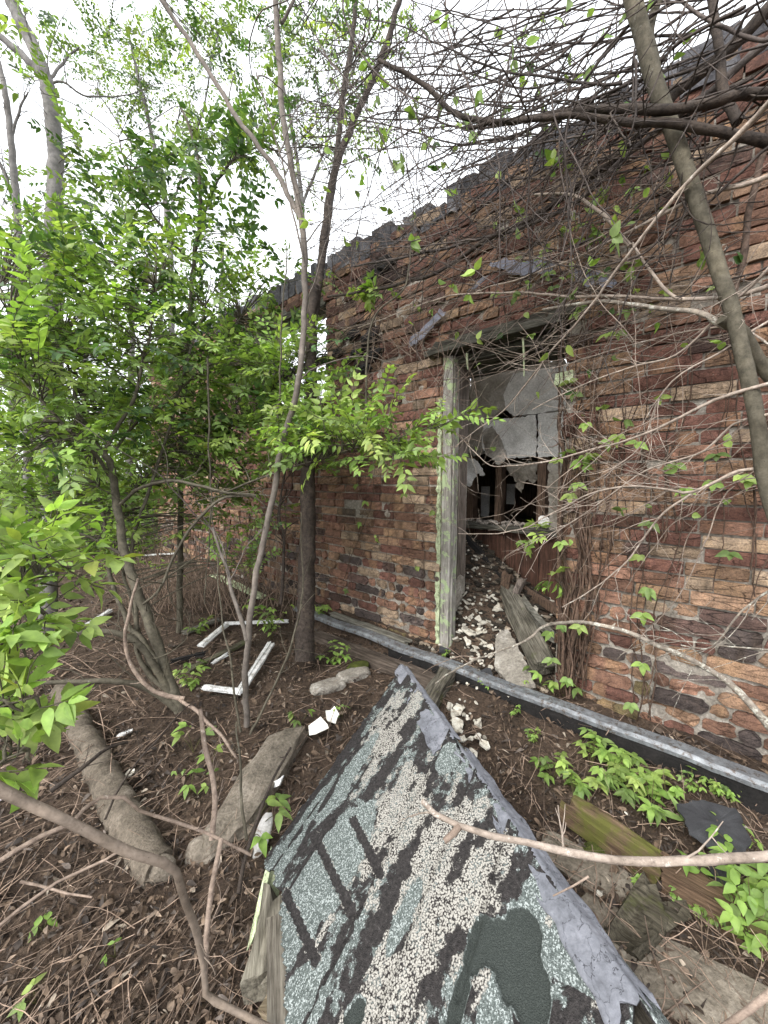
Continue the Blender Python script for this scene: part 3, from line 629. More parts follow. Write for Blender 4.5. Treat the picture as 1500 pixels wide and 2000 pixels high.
under = [blot(1010, 1880, .085, .06), blot(900, 1975, .06, .02), blot(1050, 1960, .06, .03), blot(945, 1860, .05, .04), blot(700, 1995, .03, .02)]
lich = [blot(770, 1430, .16, .07), blot(790, 1590, .13, .09), blot(830, 1690, .13, .05), blot(920, 1730, .14, .06), blot(820, 1880, .15, .07), blot(760, 1960, .14, .06), blot(900, 1640, .07, .05), blot(620, 1520, .10, .02), blot(1080, 1800, .05, .03), blot(1180, 1960, .03, .02), blot(960, 1930, .03, .02), blot(640, 1820, .05, .012), blot(690, 1730, .06, .01), blot(740, 1330, .05, .05), blot(720, 1700, .03, .02)]
green = [blot(690, 1520, .13, .02), blot(610, 1600, .10, .02), blot(560, 1680, .07, .03), blot(655, 1700, .13, .06), blot(590, 1790, .08, .06), blot(600, 1970, .06, .04), blot(880, 1490, .04, .03), blot(800, 1790, .06, .015), blot(1010, 1600, .03, .04), blot(1130, 1900, .02, .06), blot(980, 1990, .09, .02), blot(1090, 1790, .05, .05)]
def blob(p, L0): 
    v_ = -9
    for c_, rx, ry, an in L0:
        d = p - c_; v_ = max(v_, 1 - math.hypot(d[0] / rx, d[1] / ry))
    return v_
V = np.zeros((nt_ + 1, ns_ + 1, 3)); CL = np.zeros((nt_ + 1, ns_ + 1, 3)); keep = np.zeros((nt_ + 1, ns_ + 1), bool)
for a_ in range(nt_ + 1):
    for b_ in range(ns_ + 1):
        s = smin + b_ * RES; t = tmin + a_ * RES; jx = .009 * nz(s, t, 5, 30) + .006 * nz(s, t, 5, 80); jy = .009 * nz(s, t, 8, 30)
        keep[a_, b_] = inpoly(s + jx, t + jy)
        if not keep[a_, b_]: continue
        p = np.array([s, t]); h = 0.0
        wob = .006 * nz(s, 0, 0, 9) + .003 * nz(s, t, 2, 40)
        nb = [x for x in BUTT if x + wob <= t]; last = max(nb) if nb else -0.02; idx = len(nb)
        h += max(0, .015 - .07 * (t - last)) if nb else .004
        nxt = min([x for x in BUTT if x + wob > t] or [9]); crack = 1.0 if (t - last - wob) < .008 or nxt + wob - t < .005 else 0
        h += .004 * nz(s, t, idx * 3.3, 8) + .0015 * nz(s, t, 1, 40)
        n1v = nz(s, t, 0, 12) * .5 + nz(s, t, 3, 34) * .35 + nz(s, t, 6, 80) * .25
        ns1 = nz(s * .35, t, 9, 22) * .6 + nz(s * .6, t, 2, 55) * .4
        gr = blob(p, green) + .25 * n1v; li = blob(p, lich) + .55 * n1v + .2; ba = blob(p, bald) + .8 * n1v + .05; un = blob(p, under) + .5 * n1v
        g_ = max(0, min(1, .5 + 2.6 * (gr + .32)))
        bd_ = math.exp(-((t - last - .02) / .03) ** 2); R_ = max(0, min(1, .48 + .5 * li + .8 * ns1 + .16 * bd_ + .25 * n1v - .42 * g_)); G_ = max(0, min(1, .56 - .50 * g_ + .5 * -ns1 + .9 * max(0, ba)))
        for q0, q1, hw in slots:
            d, k_ = seg(p, q0, q1)
            hw2 = hw * (1 + .3 * nz(s, t, 1, 25))
            if d < hw2: h -= .0025; G_ = .95; R_ = 0
            elif d < hw2 + .004 : R_ = max(R_, .68)
        if crack: G_ = max(G_, .75 + .3 * nz(s, t, 3, 40)); h -= .004
        U_ = max(0, min(1, un * 3)); 
        if U_ > .5: h -= .008; R_ = 0; G_ = 0
        V[a_, b_] = RP(s, t, h + .012); CL[a_, b_] = (R_, G_, U_)
def gridmesh(V, keep, CL, name, mat, parent, th=.008, N=None):
    H, Wd_ = keep.shape; idx = -np.ones((H, Wd_), int); used = keep
    idx[used] = np.arange(used.sum()); n_ = used.sum(); fs = []
    q = keep[:-1, :-1] & keep[1:, :-1] & keep[:-1, 1:] & keep[1:, 1:]
    aa, bb = np.nonzero(q); F_ = np.stack([idx[aa, bb], idx[aa, bb + 1], idx[aa + 1, bb + 1], idx[aa + 1, bb]], 1)
    ec = {}
    for f_ in F_:
        for k_ in range(4):
            e_ = (f_[k_], f_[(k_ + 1) % 4]); ec[e_] = 1
    side = [(e_[1], e_[0], e_[0] + n_, e_[1] + n_) for e_ in ec if (e_[1], e_[0]) not in ec]
    top = V[used]; mb_ = MB(); mb_.add(np.vstack([top, top - N * th]), [tuple(f_) for f_ in F_] + [tuple(x + n_ for x in f_[::-1]) for f_ in F_] + side, np.vstack([CL[used], CL[used] * np.array([0, 0, 0]) + np.array([0, 1, 0])]))
    return mb_.build(name, mat, parent, smooth=True)
m, nt, b = newmat('worn_green_shingle'); c = coords(nt); a = vcol(nt); sep = nt.nodes.new('ShaderNodeSeparateColor'); nt.links.new(a.outputs['Color'], sep.inputs[0])
v1 = tex(nt, 'Voronoi', 430, c); n1 = tex(nt, 'Noise', 130, c, 4, .7); n2 = tex(nt, 'Noise', 420, c, 3, .7); v2 = tex(nt, 'Voronoi', 250, c); n0 = tex(nt, 'Noise', 55, c, 6, .75)
gran = ramp(nt, v1.outputs['Color'], [(0, (.042, .049, .046)), (.42, (.082, .097, .091)), (.64, (.13, .148, .141)), (.74, (.28, .31, .30)), (1, (.38, .41, .40))])
for el in gran.node.color_ramp.elements: pass
lichc = ramp(nt, v2.outputs['Distance'], [(.0, (.40, .385, .345)), (.45, (.30, .285, .255)), (.62, (.15, .14, .125)), (.8, (.03, .028, .025))])
balc = ramp(nt, n1.outputs[0], [(.35, (.010, .009, .009)), (.62, (.035, .031, .030)), (.78, (.09, .085, .085))])
undc = ramp(nt, n2.outputs[0], [(.3, (.016, .020, .018)), (.6, (.036, .042, .038)), (.8, (.09, .10, .09))])
def thr(x, nse, k=.45, wdt=.05, at=.5):
    ad = nt.nodes.new('ShaderNodeMath'); ad.operation = 'MULTIPLY_ADD'; nt.links.new(nse, ad.inputs[0]); ad.inputs[1].default_value = k; 
    s2 = nt.nodes.new('ShaderNodeMath'); s2.operation = 'ADD'; nt.links.new(ad.outputs[0], s2.inputs[0]); nt.links.new(x, s2.inputs[1]); ad.inputs[2].default_value = -k / 2
    return ramp(nt, s2.outputs[0], [(at - wdt, (0, 0, 0)), (at + wdt, (1, 1, 1))])
cc = mix(nt, thr(sep.outputs[1], n0.outputs[0], .9, .03), gran, balc)
lf = thr(sep.outputs[0], n0.outputs[0], 1.0, .03, .60); lm = mix(nt, 1.0, lf, ramp(nt, v2.outputs['Distance'], [(.55, (1, 1, 1)), (.75, (0, 0, 0))]), 'MULTIPLY')
cc = mix(nt, lm, cc, lichc); cc = mix(nt, thr(sep.outputs[2], n0.outputs[0], .5, .06), cc, undc)
setcol(nt, b, cc); b.inputs['Roughness'].default_value = .85; hh = mix(nt, .5, v1.outputs['Distance'], lm); bump(nt, b, hh, .8, .004); M['shingle'] = m
gridmesh(V, keep, CL, 'shingle_slope', m, roof, N=Nn)
# ridge strip in two torn lengths, folded over the hip
Nr = nrm(np.array([.62, .1, .62])); hd3 = nrm(E1 * hipd[0] + E2 * hipd[1]); hn3 = nrm(E1 * hipn[0] + E2 * hipn[1]); HL = np.linalg.norm(hip)
dn3 = nrm(np.cross(hd3, Nr)); dn3 = dn3 if dn3[2] < 0 else -dn3
def hipt(px, py): return (st(onroof(px, py)) @ hipd) / HL
def strip(name, t0, t1, wl, wr, seed, mat, h0=.02):
    r_ = R(seed); nl = int((t1 - t0) * HL / .012); nw = 14; VV = np.zeros((nl + 1, nw + 1, 3)); kp = np.ones((nl + 1, nw + 1), bool)
    for i_ in range(nl + 1):
        f = i_ / nl; t = t0 + (t1 - t0) * f; c_ = A + hd3 * HL * t
        a_ = wl(f) * (1 + .22 * nz(t * 20, seed, 0, 1.4)); b__ = wr(f) * (1 + .25 * nz(t * 20, seed + 5, 0, 1.3))
        for j_ in range(nw + 1):
            q = -1 + 2 * j_ / nw
            hgt = h0 + .005 * nz(t * 8, j_ * .3, seed, 2.2) + .003 * nz(t * 30, j_ * .6, seed, 1.5)
            if q < 0: pt = c_ + hn3 * (a_ * -q) + Nn * hgt
            else: pt = c_ + dn3 * (b__ * q) + (Nn * (1 - q) + Nr * q) * hgt
            ends = .03 * nz(j_ * .5, seed, 0, 1.9); VV[i_, j_] = pt + hd3 * (ends if i_ in (0, nl) else 0) + Nn * (.02 * max(0, 1 - f * 12) * abs(nz(j_ * .4, seed, 0, 2)))
    gridmesh(VV, kp, np.ones((nl + 1, nw + 1, 3)), name, mat, roof, th=.004, N=Nn)
m, nt, b = newmat('cracked_ridge_felt'); c = coords(nt); n1 = tex(nt, 'Noise', 8, c, 7, .7); n2 = tex(nt, 'Noise', 70, c, 5, .7); v1 = tex(nt, 'Voronoi', 16, c, feature='DISTANCE_TO_EDGE')
wn = tex(nt, 'Noise', 20, c, 4); mp2 = mix(nt, .12, c, wn.outputs['Color']); nt.links.new(mp2, v1.inputs['Vector'])
cc = ramp(nt, n1.outputs[0], [(.3, (.085, .088, .10)), (.5, (.155, .16, .18)), (.72, (.24, .243, .27))]); cc = mix(nt, 1.0, cc, ramp(nt, n2.outputs[0], [(.3, (.7, .7, .7)), (.7, (1.2, 1.2, 1.2))]), 'MULTIPLY')
ck = ramp(nt, v1.outputs['Distance'], [(0, (0, 0, 0)), (.016, (1, 1, 1))]); cc = mix(nt, ck, (.03, .03, .036), cc); setcol(nt, b, cc); b.inputs['Roughness'].default_value = .75
bump(nt, b, mix(nt, 1.0, ck, n2.outputs[0], 'MULTIPLY'), .5, .004); M['ridge'] = m
tA, tB = hipt(862, 1468), hipt(895, 1478)
strip('ridge_strip', .0, tA, lambda f: .045 + .045 * f, lambda f: .012, 3, m)
strip('ridge_strip', tB, hipt(1258, 1965), lambda f: .028 + .034 * f, lambda f: .030 - .01 * f, 8, m)
# right-hand slope: a short broken apron of green shingle with a mossy edge, and the timber below
VV = np.zeros((71, 9, 3))
for i_ in range(71):
    for j_ in range(9):
        t = i_ / 70 * 1.02; wd_ = (.012 + .062 * max(0, (t - .35) / .65)) * (1 + .18 * nz(t * 14, 0, 0, 2)); VV[i_, j_] = A + hd3 * HL * t + dn3 * wd_ * j_ / 8 + Nr * (.006 + .004 * nz(t * 9, j_, 0, 1))
CL2 = np.zeros((71, 9, 3)); CL2[..., 1] = .12; CL2[..., 0] = .1
gridmesh(VV, np.ones((71, 9), bool), CL2, 'shingle_apron', M['shingle'], roof, th=.008, N=Nr)
mb = MB(); tube(mb, [A + hd3 * HL * t + dn3 * (.022 + .004 * nz(t * 30, 0, 0, 1)) + Nr * .004 for t in np.linspace(.0, .34, 40)], [.011 + .004 * nz(k * .7, 1, 1, 1) for k in range(40)], 8, rough=.15); mb.build('moss_fringe', M['moss'], roof)
# boards under the shingles
bw = wd('roof_board_wood', (.075, .065, .052), (.22, .20, .165), E2)
for k, s0 in enumerate(np.arange(.06, smax - .05, .135)):
    ts = [t for t in np.arange(0, tmax, .02) if inpoly(s0, t) and inpoly(s0 - .05, t) and inpoly(s0 + .05, t)]
    if len(ts) < 4: continue
    mb = MB(); beam(mb, RP(s0, ts[0] + .02, -.016), RP(s0, ts[-1] - .01, -.016), .125, .018, up=Nn, jit=.002, seed=80 + k, ragged=.01); mb.build('roof_board', bw, roof, smooth=False)
mb = MB(); p0, p1 = RP(*(st(onroof(548, 1760)) + [.02, .0]), -.06), RP(*(st(onroof(560, 2080)) + [.03, 0]), -.06)
beam(mb, p0, p1, .06, .10, up=Nn, jit=.004, seed=21, ragged=.015); mb.build('rafter', wd('rafter_wood', (.075, .065, .052), (.22, .20, .165), p1 - p0), roof, smooth=False)
mb = MB(); beam(mb, A + hd3 * HL * .04 - ZA * .07, A + hd3 * HL * 1.05 - ZA * .08, .04, .11, up=ZA, jit=.004, seed=22, ragged=.015); mb.build('hip_rafter', wd('hip_wood', (.03, .026, .02), (.10, .09, .07), hd3), roof, smooth=False)

# ---------------------------------------------------------------- timbers and slabs about the fallen roof
q0, q1 = up(G(533, 1745), .07), up(G(522, 1935), .03)
timber('peeling_board', up(G(541, 1738), .11), up(G(508, 1850), .03), .055, .02, M['greenpaint'], 'short board with flaking pale green paint under the left edge of the fallen roof', 'board', 5, up=(.7, .1, .7), jit=.004, ragged=.02)
timber('weathered_post_end', up(G(548, 1800), .07), up(G(505, 1975), .05), .075, .07, wd('grey_post_wood', (.10, .09, .07), (.27, .25, .20), q1 - q0), 'split grey timber lying beside the left edge of the fallen roof', 'timber', 6, jit=.006, ragged=.02)
timber('cut_lumber', up(G(520, 1975), .03), up(G(600, 1985), .03), .07, .05, wd('pale_lumber', (.14, .11, .07), (.33, .28, .20), (1, 0, 0)), 'pale timber offcut poking out at the lower left corner of the fallen roof', 'timber', 7, jit=.004, ragged=.01)
p0, p1 = up(G(1108, 1600), .045), up(G(1288, 1722), .035)
timber('mossy_timber', p0, p1, .085, .085, wd('mossy_brown_wood', (.07, .045, .028), (.19, .13, .085), p1 - p0, moss=(.085, .085, .02), ml=.5), 'squared brown timber with moss on its near end, right of the fallen roof', 'timber', 8, jit=.006, ragged=.012)
p0, p1 = up(G(1290, 1724), .03), up(G(1530, 1870), .04)
timber('brown_timber', p0, p1, .085, .085, wd('brown_wood', (.075, .048, .03), (.20, .13, .085), p1 - p0, moss=(.07, .075, .02), ml=.62), 'squared reddish brown timber continuing behind the weeds at the photo edge', 'timber', 9, jit=.006, ragged=.012)
p0, p1 = up(G(1292, 1762), .0), up(G(1222, 1862), .0)
timber('rotten_post_stub', p0, p1, .10, .08, wd('rotten_mossy_wood', (.035, .03, .02), (.13, .115, .085), (.5, -.6, 0), moss=(.06, .065, .02), ml=.58), 'short rotten post stub between the ridge strip and the brown timber', 'post', 10, jit=.012, ragged=.03)
mb = MB(); rock(mb, up(G(1375, 1945), -.035), np.array([.26, -.17, 0]), np.array([.06, .09, 0]), np.array([0, 0, .06]), 4, .12, 4, (.72, .68, .62), fs=2, box_=.65); tag(mb.build('concrete_slab', M['concrete'], None, smooth=False), 'broken grey concrete slab in the lower right corner', 'concrete slab')
mb = MB(); rock(mb, up(G(1180, 1715), -.035), np.array([.17, -.15, 0]), np.array([.05, .06, 0]), np.array([0, 0, .05]), 7, .16, 4, (.7, .66, .6), fs=2, box_=.6); tag(mb.build('concrete_slab', M['concrete'], None, smooth=False), 'rough concrete slab between the ridge strip and the mossy timber', 'concrete slab')
mb = MB(); rock(mb, up(G(1165, 1665), .0), np.array([.06, .0, 0]), np.array([0, .03, 0]), np.array([0, 0, .03]), 11, .3, 3); tag(mb.build('moss_cushion', M['moss'], None), 'green moss cushion against the near end of the mossy timber', 'moss')
def plate(name, pxs, zs, mat, label, cat, th=.012, seed=0):
    r_ = R(seed); pts = []
    for (px, py), z_ in zip(pxs, zs): g = G(px, py, z_); pts.append(g)
    P2 = []
    for k in range(len(pts)):
        a_, b_ = pts[k], pts[(k + 1) % len(pts)]; n_ = max(2, int(np.linalg.norm(b_ - a_) / .02))
        for q in range(n_): P2.append(a_ + (b_ - a_) * q / n_ + r_.randn(3) * np.array([.003, .003, .001]))
    P2 = np.array(P2); c_ = P2.mean(0); N__ = nrm(np.cross(pts[1] - pts[0], pts[2] - pts[0])); N__ = N__ if N__[2] > 0 else -N__; n_ = len(P2)
    rings = [c_ + (P2 - c_) * k_ + N__ * np.array([.003 * nz(p[0], p[1], seed, 9) for p in P2])[:, None] for k_ in (.33, .66, 1)]
    V_ = np.vstack([c_[None], *rings, rings[2] - N__ * th, (c_ - N__ * th)[None]]); fs = []
    for k in range(n_):
        k2 = (k + 1) % n_; fs += [(0, 1 + k, 1 + k2), (1 + k, 1 + n_ + k, 1 + n_ + k2, 1 + k2), (1 + n_ + k, 1 + 2 * n_ + k, 1 + 2 * n_ + k2, 1 + n_ + k2), (1 + 2 * n_ + k, 1 + 3 * n_ + k, 1 + 3 * n_ + k2, 1 + 2 * n_ + k2), (1 + 3 * n_ + k, 1 + 4 * n_, 1 + 3 * n_ + k2)]
    mb_ = MB(); mb_.add(V_, fs); return tag(mb_.build(name, mat, None, smooth=False), label, cat)
plate('roofing_felt_sheet', [(1322, 1568), (1372, 1562), (1440, 1580), (1470, 1645), (1440, 1672), (1395, 1660), (1345, 1625)], [-.03, -.03, -.03, -.02, -.02, -.03, -.02], M['slate'], 'dark grey sheet of roofing felt lying among the weeds near the steel strip', 'roofing felt', .006, 2)
plate('roofing_felt_sheet', [(1385, 1690), (1425, 1695), (1430, 1725), (1400, 1738)], [-.05, -.04, -.05, -.05], M['slate'], 'small curled dark felt scrap just below the branch at right', 'roofing felt', .006, 3)
plate('stone_slab', [(968, 1240), (990, 1226), (1012, 1262), (1045, 1335), (1002, 1345), (966, 1300)], [.12, .15, .12, .03, .0, .03], M['concrete'], 'flat grey stone slab leaning on the fallen beam in the doorway', 'stone slab', .03, 4)
p0, p1 = W(988, 1150, -.50), G(1064, 1306, .06)
timber('fallen_beam', p0, p1, .115, .09, wd('grey_beam_wood', (.07, .064, .05), (.24, .22, .18), p1 - p0, moss=(.07, .08, .03), ml=.66), 'thick grey beam fallen slantwise across the doorway threshold', 'beam', 11, jit=.006, ragged=.012, taper=1.1)
timber('charred_plank', W(902, 1040, -.62), W(985, 1140, -.56), .06, .07, M['black'], 'charred black plank sloping down inside the doorway behind the fallen beam', 'plank', 12, up=WN, jit=.006, ragged=.02)
timber('splintered_block', W(990, 1122, -.50), W(984, 1152, -.45), .07, .035, M['stud'], 'splintered brown wood block resting on top of the fallen beam', 'wood block', 13, up=WN, jit=.006, ragged=.015)
timber('splintered_block', W(1018, 1134, -.50), W(1004, 1164, -.44), .045, .035, M['jamb_in'], 'small grey wood block beside the top end of the fallen beam', 'wood block', 14, up=WN, jit=.005, ragged=.012)
timber('floor_joist', W(1018, 1150, -.60), W(1100, 1200, -.55), .05, .06, M['stud'], 'brown joist lying along the inner wall behind the fallen beam', 'joist', 15, jit=.005, ragged=.01)
timber('floor_joist', W(1018, 1172, -.45), W(1085, 1250, -.28), .045, .04, M['sill_wood'], 'pale splintered joist right of the fallen beam inside the doorway', 'joist', 16, jit=.005, ragged=.02)
rr_s = R(90); mb = MB()
for k in range(2000):
    uu = -.25 + 1.0 * rr_s.rand(); oo = .15 - .85 * rr_s.rand() ** .8; s_ = .004 + .020 * rr_s.rand() ** 2.5; p_ = WP(uu, 0, oo); p_[2] = gz(p_[0], p_[1]) + s_ * .3
    rock(mb, p_, WU * s_ * (1 + rr_s.rand()), WN * s_, ZA * s_ * .7, k, .35, 1, col=np.array((1, .96, .92)) * (.14 + 1.7 * rr_s.rand() ** 6))
tag(mb.build('black_rubble', M['stone'], None, smooth=False), 'dark crumbled rubble heaped on the floor of the doorway', 'rubble', kind='stuff')
p0, p1 = up(G(842, 1325), .05), up(G(872, 1400), .06)
timber('timber_offcut', up(G(880, 1320), .03), up(G(830, 1392), .03), .10, .08, wd('offcut_wood', (.05, .045, .035), (.17, .155, .125), (-.4, -.8, 0), moss=(.07, .075, .02), ml=.64), 'dark mossy timber offcut at the top end of the ridge strip', 'timber', 17, jit=.008, ragged=.02)
for k, (px, py, z, s, lb) in enumerate([(905, 1140, .16, .06, 'mossy dark lump against the left door post, upper of two'), (903, 1205, .10, .055, 'mossy dark lump at the foot of the left door post')]):
    mb = MB(); rock(mb, G(px, py, z), WU * s, WN * s, ZA * s * .8, 70 + k, .3, 3); tag(mb.build('mossy_rubble', M['moss'], None), lb, 'rubble')
for k, (px, py, z, s, lb) in enumerate([(868, 1275, .0, .05, 'grey felt scrap on the threshold beside the left door post'), (952, 1164, .17, .04, 'greenish slate piece among plaster chips inside the doorway'), (952, 1318, .0, .045, 'dark slate piece at the foot of the leaning stone slab')]):
    mb = MB(); chip(mb, G(px, py, z) + ZA * .012, s, 40 + k, (rng.randn() * .2, -.2, 1), .008); tag(mb.build('slate_scrap', M['slate'], None, smooth=False), lb, 'slate')

# plaster chips: one thing each
def chips(px0, px1, py0, py1, n, seed, smin_, smax_, label, group, mask=None, z=None):
    r_ = R(seed); k = 0; tries = 0
    while k < n and tries < 4000:
        tries += 1; px = px0 + (px1 - px0) * r_.rand(); py = py0 + (py1 - py0) * r_.rand()
        if mask and not mask(px, py): continue
        g = G(px, py); s = smin_ + (smax_ - smin_) * r_.rand() ** 2.2
        mb_ = MB(); chip(mb_, g + ZA * (.012 + .012 * r_.rand()), s, r_.randint(1e6), (r_.randn() * .35, r_.randn() * .35 - .15, 1), .003 + .006 * r_.rand(), np.array((1, 1, 1)) * (.6 + .45 * r_.rand()), .6 + .4 * r_.rand())
        o_ = mb_.build('plaster_chip', M['chip'], None, smooth=False); tag(o_, label, 'plaster chip', group); k += 1
chips(885, 990, 1165, 1300, 110, 61, .010, .042, 'broken cream plaster chip scattered on the doorway floor left of the fallen beam', 'plaster chips in the doorway', lambda x, y: x < 985 - (1240 - y) * .15 and (x > 890 or y > 1240))
chips(1000, 1080, 1170, 1300, 35, 62, .010, .035, 'pale plaster chip lying right of the fallen beam in the doorway', 'plaster chips right of the beam', lambda x, y: x > 1012 + (y - 1170) * .35)
chips(800, 1010, 1262, 1362, 45, 63, .007, .022, 'small plaster crumb along the steel strip before the threshold', 'plaster crumbs on the threshold', lambda x, y: abs(y - (1275 + (x - 830) * .42)) < 40)
chips(868, 948, 1372, 1480, 34, 64, .008, .036, 'cream plaster chip on the soil just right of the ridge strip', 'plaster chips by the ridge strip', lambda x, y: x > 868 + (y - 1372) * .28)
chips(1150, 1480, 1590, 1760, 14, 65, .006, .016, 'tiny pale chip among the weeds at right', 'pale chips among the weeds')
chips(890, 960, 1065, 1165, 40, 66, .008, .022, 'plaster crumb on the dark rubble heap inside the doorway', 'plaster crumbs on the rubble heap')
def oneplate(nm, px, py, s, seed, mat, lb, cat, asp=1.0, nrm_=(0, -.2, 1), dz=.02, th=.005):
    mb_ = MB(); chip(mb_, up(G(px, py), dz), s, seed, nrm_, th, asp=asp); tag(mb_.build(nm, mat, None, smooth=False), lb, cat)
for k, (px, py, s, as_, lb) in enumerate([(988, 1357, .05, 1, 'large cream plaster piece lying on the steel strip'), (1018, 1372, .06, .45, 'long cream plaster piece on the steel strip, right of the larger one'), (895, 1392, .045, 1, 'largest white plaster piece right of the ridge strip top'), (893, 1422, .05, .9, 'buff plaster slab right of the ridge strip'), (915, 1240, .055, .8, 'broad cream plaster piece on the doorway floor near the post')]):
    oneplate('plaster_piece', px, py, s, 300 + k, M['chip'], lb, 'plaster piece', as_)
oneplate('porcelain_shard', 622, 1442, .055, 11, M['porcelain'], 'five sided white porcelain shard propped at the left edge of the roof', 'shard', .9, (-.1, -.7, .7), .06)
oneplate('porcelain_shard', 648, 1417, .045, 12, M['porcelain'], 'upper white porcelain shard behind the five sided one', 'shard', .9, (0, -.5, .8), .05)
oneplate('porcelain_shard', 256, 1518, .022, 13, M['chip'], 'small cream shard lying in the leaves beside the stone post', 'shard')
oneplate('paper_scrap', 245, 1440, .05, 14, M['white'], 'crumpled silvery scrap in the leaves below the bush', 'scrap', .35)
oneplate('foam_scrap', 542, 1552, .045, 15, M['white'], 'white scrap standing behind the young three leaved plant', 'scrap', .5, (-.5, -.6, .4), .05)
oneplate('foam_scrap', 8, 1560, .05, 16, M['white'], 'white scrap at the left photo edge below the bright leaves', 'scrap', .5)
mb = MB(); cpt = up(G(513, 1655), .05); q = []
for i_ in range(9):
    for j_ in range(7):
        a_ = -1 + 2 * i_ / 8; b_ = -1 + 2 * j_ / 6; wdt = .027 * math.sqrt(max(.03, 1 - a_ * a_ * .9)); q.append(cpt + np.array([.014, .036, .052]) * a_ + nrm((.9, -.3, 0)) * wdt * b_ + np.array([-.5, -.6, .3]) * (.012 * (1 - b_ * b_)))
f = [(i_ * 7 + j_, i_ * 7 + j_ + 1, i_ * 7 + j_ + 8, i_ * 7 + j_ + 7) for i_ in range(8) for j_ in range(6)]; qq = np.array(q)
mb.add(np.vstack([qq, qq - np.array([-.5, -.6, .3]) * .006]), f + [tuple(x + 63 for x in t[::-1]) for t in f], (.42, .42, .44)); tag(mb.build('plastic_lid', M['porcelain'], None), 'grey white curved plastic lid leaning against the left roof edge', 'lid')
# ---------------------------------------------------------------- stones and boards at left
mb = MB(); pp = [G(x, y, -.10) for x, y in ((120, 1350), (160, 1430), (205, 1520), (245, 1600), (305, 1700))]; pp, rad = smoothpath(pp, [.052, .058, .06, .06, .055], .02); pp = pp + .004 * R(3).randn(*pp.shape)
tube(mb, pp, rad, 22, (.72, .7, .68), rough=.03, seed=5); rock(mb, pp[-1], (.052, 0, 0), (0, .035, 0), (0, 0, .052), 5, .15, 3); tag(mb.build('stone_post', M['stone'], None), 'long round grey stone post half buried in the leaf litter', 'stone post')
mb = MB(); c_ = up(G(512, 1530), .0); rock(mb, c_, G(572, 1432) - c_, np.array([.10, .05, .0]), np.array([.0, 0, .075]), 6, .14, 4, fs=1.8, box_=.55); tag(mb.build('boulder', M['stone'], None, smooth=False), 'large flat tan boulder left of the fallen roof', 'boulder')
mb = MB(); rock(mb, up(G(398, 1662), .0), (.05, .03, 0), (-.025, .04, 0), (0, 0, .04), 8, .2, 3, box_=.3); tag(mb.build('stone', M['stone'], None), 'small brown stone between the stone post and the boulder', 'stone')
for k, (px, py, lb) in enumerate([(690, 1322, 'mossy stone block on the soil behind the fallen roof'), (640, 1345, 'low stone block left of the mossy one')]):
    mb = MB(); rock(mb, up(G(px, py), .0), (.10, .06, 0), (-.03, .05, 0), (0, 0, .045), 20 + k, .12, 3, box_=.6); tag(mb.build('stone_block', M['concrete'], None, smooth=False), lb, 'stone block')
    if k == 0: mb = MB(); rock(mb, up(G(700, 1310), .035), (.07, .04, 0), (-.03, .04, 0), (0, 0, .025), 25, .25, 3); tag(mb.build('moss_cushion', M['moss'], None), 'bright moss cushion on the stone block behind the fallen roof', 'moss')
wf = empty('window_frame', G(460, 1300), 'broken white window frame lying flat on the leaf litter', 'window frame')
for nm, a_, b_, k in (('stile', (393, 1277), (441, 1232), 1), ('rail', (440, 1231), (562, 1224), 2), ('stile', (530, 1272), (470, 1366), 3), ('rail', (400, 1362), (472, 1367), 4)):
    mb = MB(); p0, p1 = up(G(*a_), .06), up(G(*b_), .05); d_ = nrm(p1 - p0); s_ = nrm(np.cross(d_, ZA)); wdt = .055 if nm == 'stile' else .044
    beam(mb, p0, p1, wdt, .014, jit=.002, seed=90 + k, ragged=.008); beam(mb, p0 + s_ * .008 + ZA * .009, p1 + s_ * .008 + ZA * .009, .016, .012, jit=.002, seed=95 + k, ragged=.004); mb.build(nm, M['white'], wf, smooth=False)
for a_, b_, w_, lb, mt, k in (((368, 1318), (482, 1262), .05, 'mossy dark board inside the white window frame', wd('mossy_board_wood', (.05, .045, .03), (.15, .14, .10), (1, .7, 0), moss=(.06, .075, .02), ml=.55), 1), ((420, 1128), (512, 1172), .10, 'pale green painted board behind the white window frame', M['greenpaint'], 2), ((335, 1300), (400, 1285), .03, 'dark stick board left of the white window frame', M['black'], 3), ((365, 1240), (425, 1218), .06, 'grey slate board up the slope from the window frame', M['sill_wood'], 4), ((150, 1240), (215, 1200), .04, 'white painted slat behind the bush stems at left', M['white'], 5), ((420, 1300), (440, 1290), .02, 'white sliver of frame beside the mossy board', M['white'], 6), ((255, 1090), (345, 1085), .05, 'far white trim board under the bush', M['white'], 7)):
    timber('loose_board', up(G(*a_), .03), up(G(*b_), .035), w_, .02, mt, lb, 'board', 100 + k, jit=.004, ragged=.02)
# tar paper still clinging to the wall
def wsheet(nm, poly_, off, seed, lb):
    o_ = sheet(nm, poly_, off, M['felt_blue'], th=.004, jag=.005, seed=seed, parent=None, offfn=lambda u_, z_: .02 + .025 * nz(u_, z_, seed, 6)); return tag(o_, lb, 'tar paper')
wsheet('tar_paper_scrap', [(958, 520), (985, 508), (1020, 515), (1062, 505), (1088, 520), (1080, 540), (1050, 535), (1010, 540), (985, 530)], .02, 2, 'torn grey tar paper high on the wall over the door, left piece')
wsheet('tar_paper_scrap', [(1122, 530), (1150, 525), (1180, 540), (1208, 550), (1200, 565), (1160, 562), (1130, 552)], .02, 3, 'torn grey tar paper high on the wall over the door, right piece')
wsheet('tar_paper_scrap', [(862, 605), (875, 612), (840, 650), (803, 682), (806, 660), (835, 635)], .02, 4, 'narrow slanting strip of tar paper on the bricks left above the lintel')
wsheet('tar_paper_scrap', [(945, 545), (960, 540), (935, 565), (915, 572)], .02, 5, 'smallest tar paper scrap under the left torn piece')
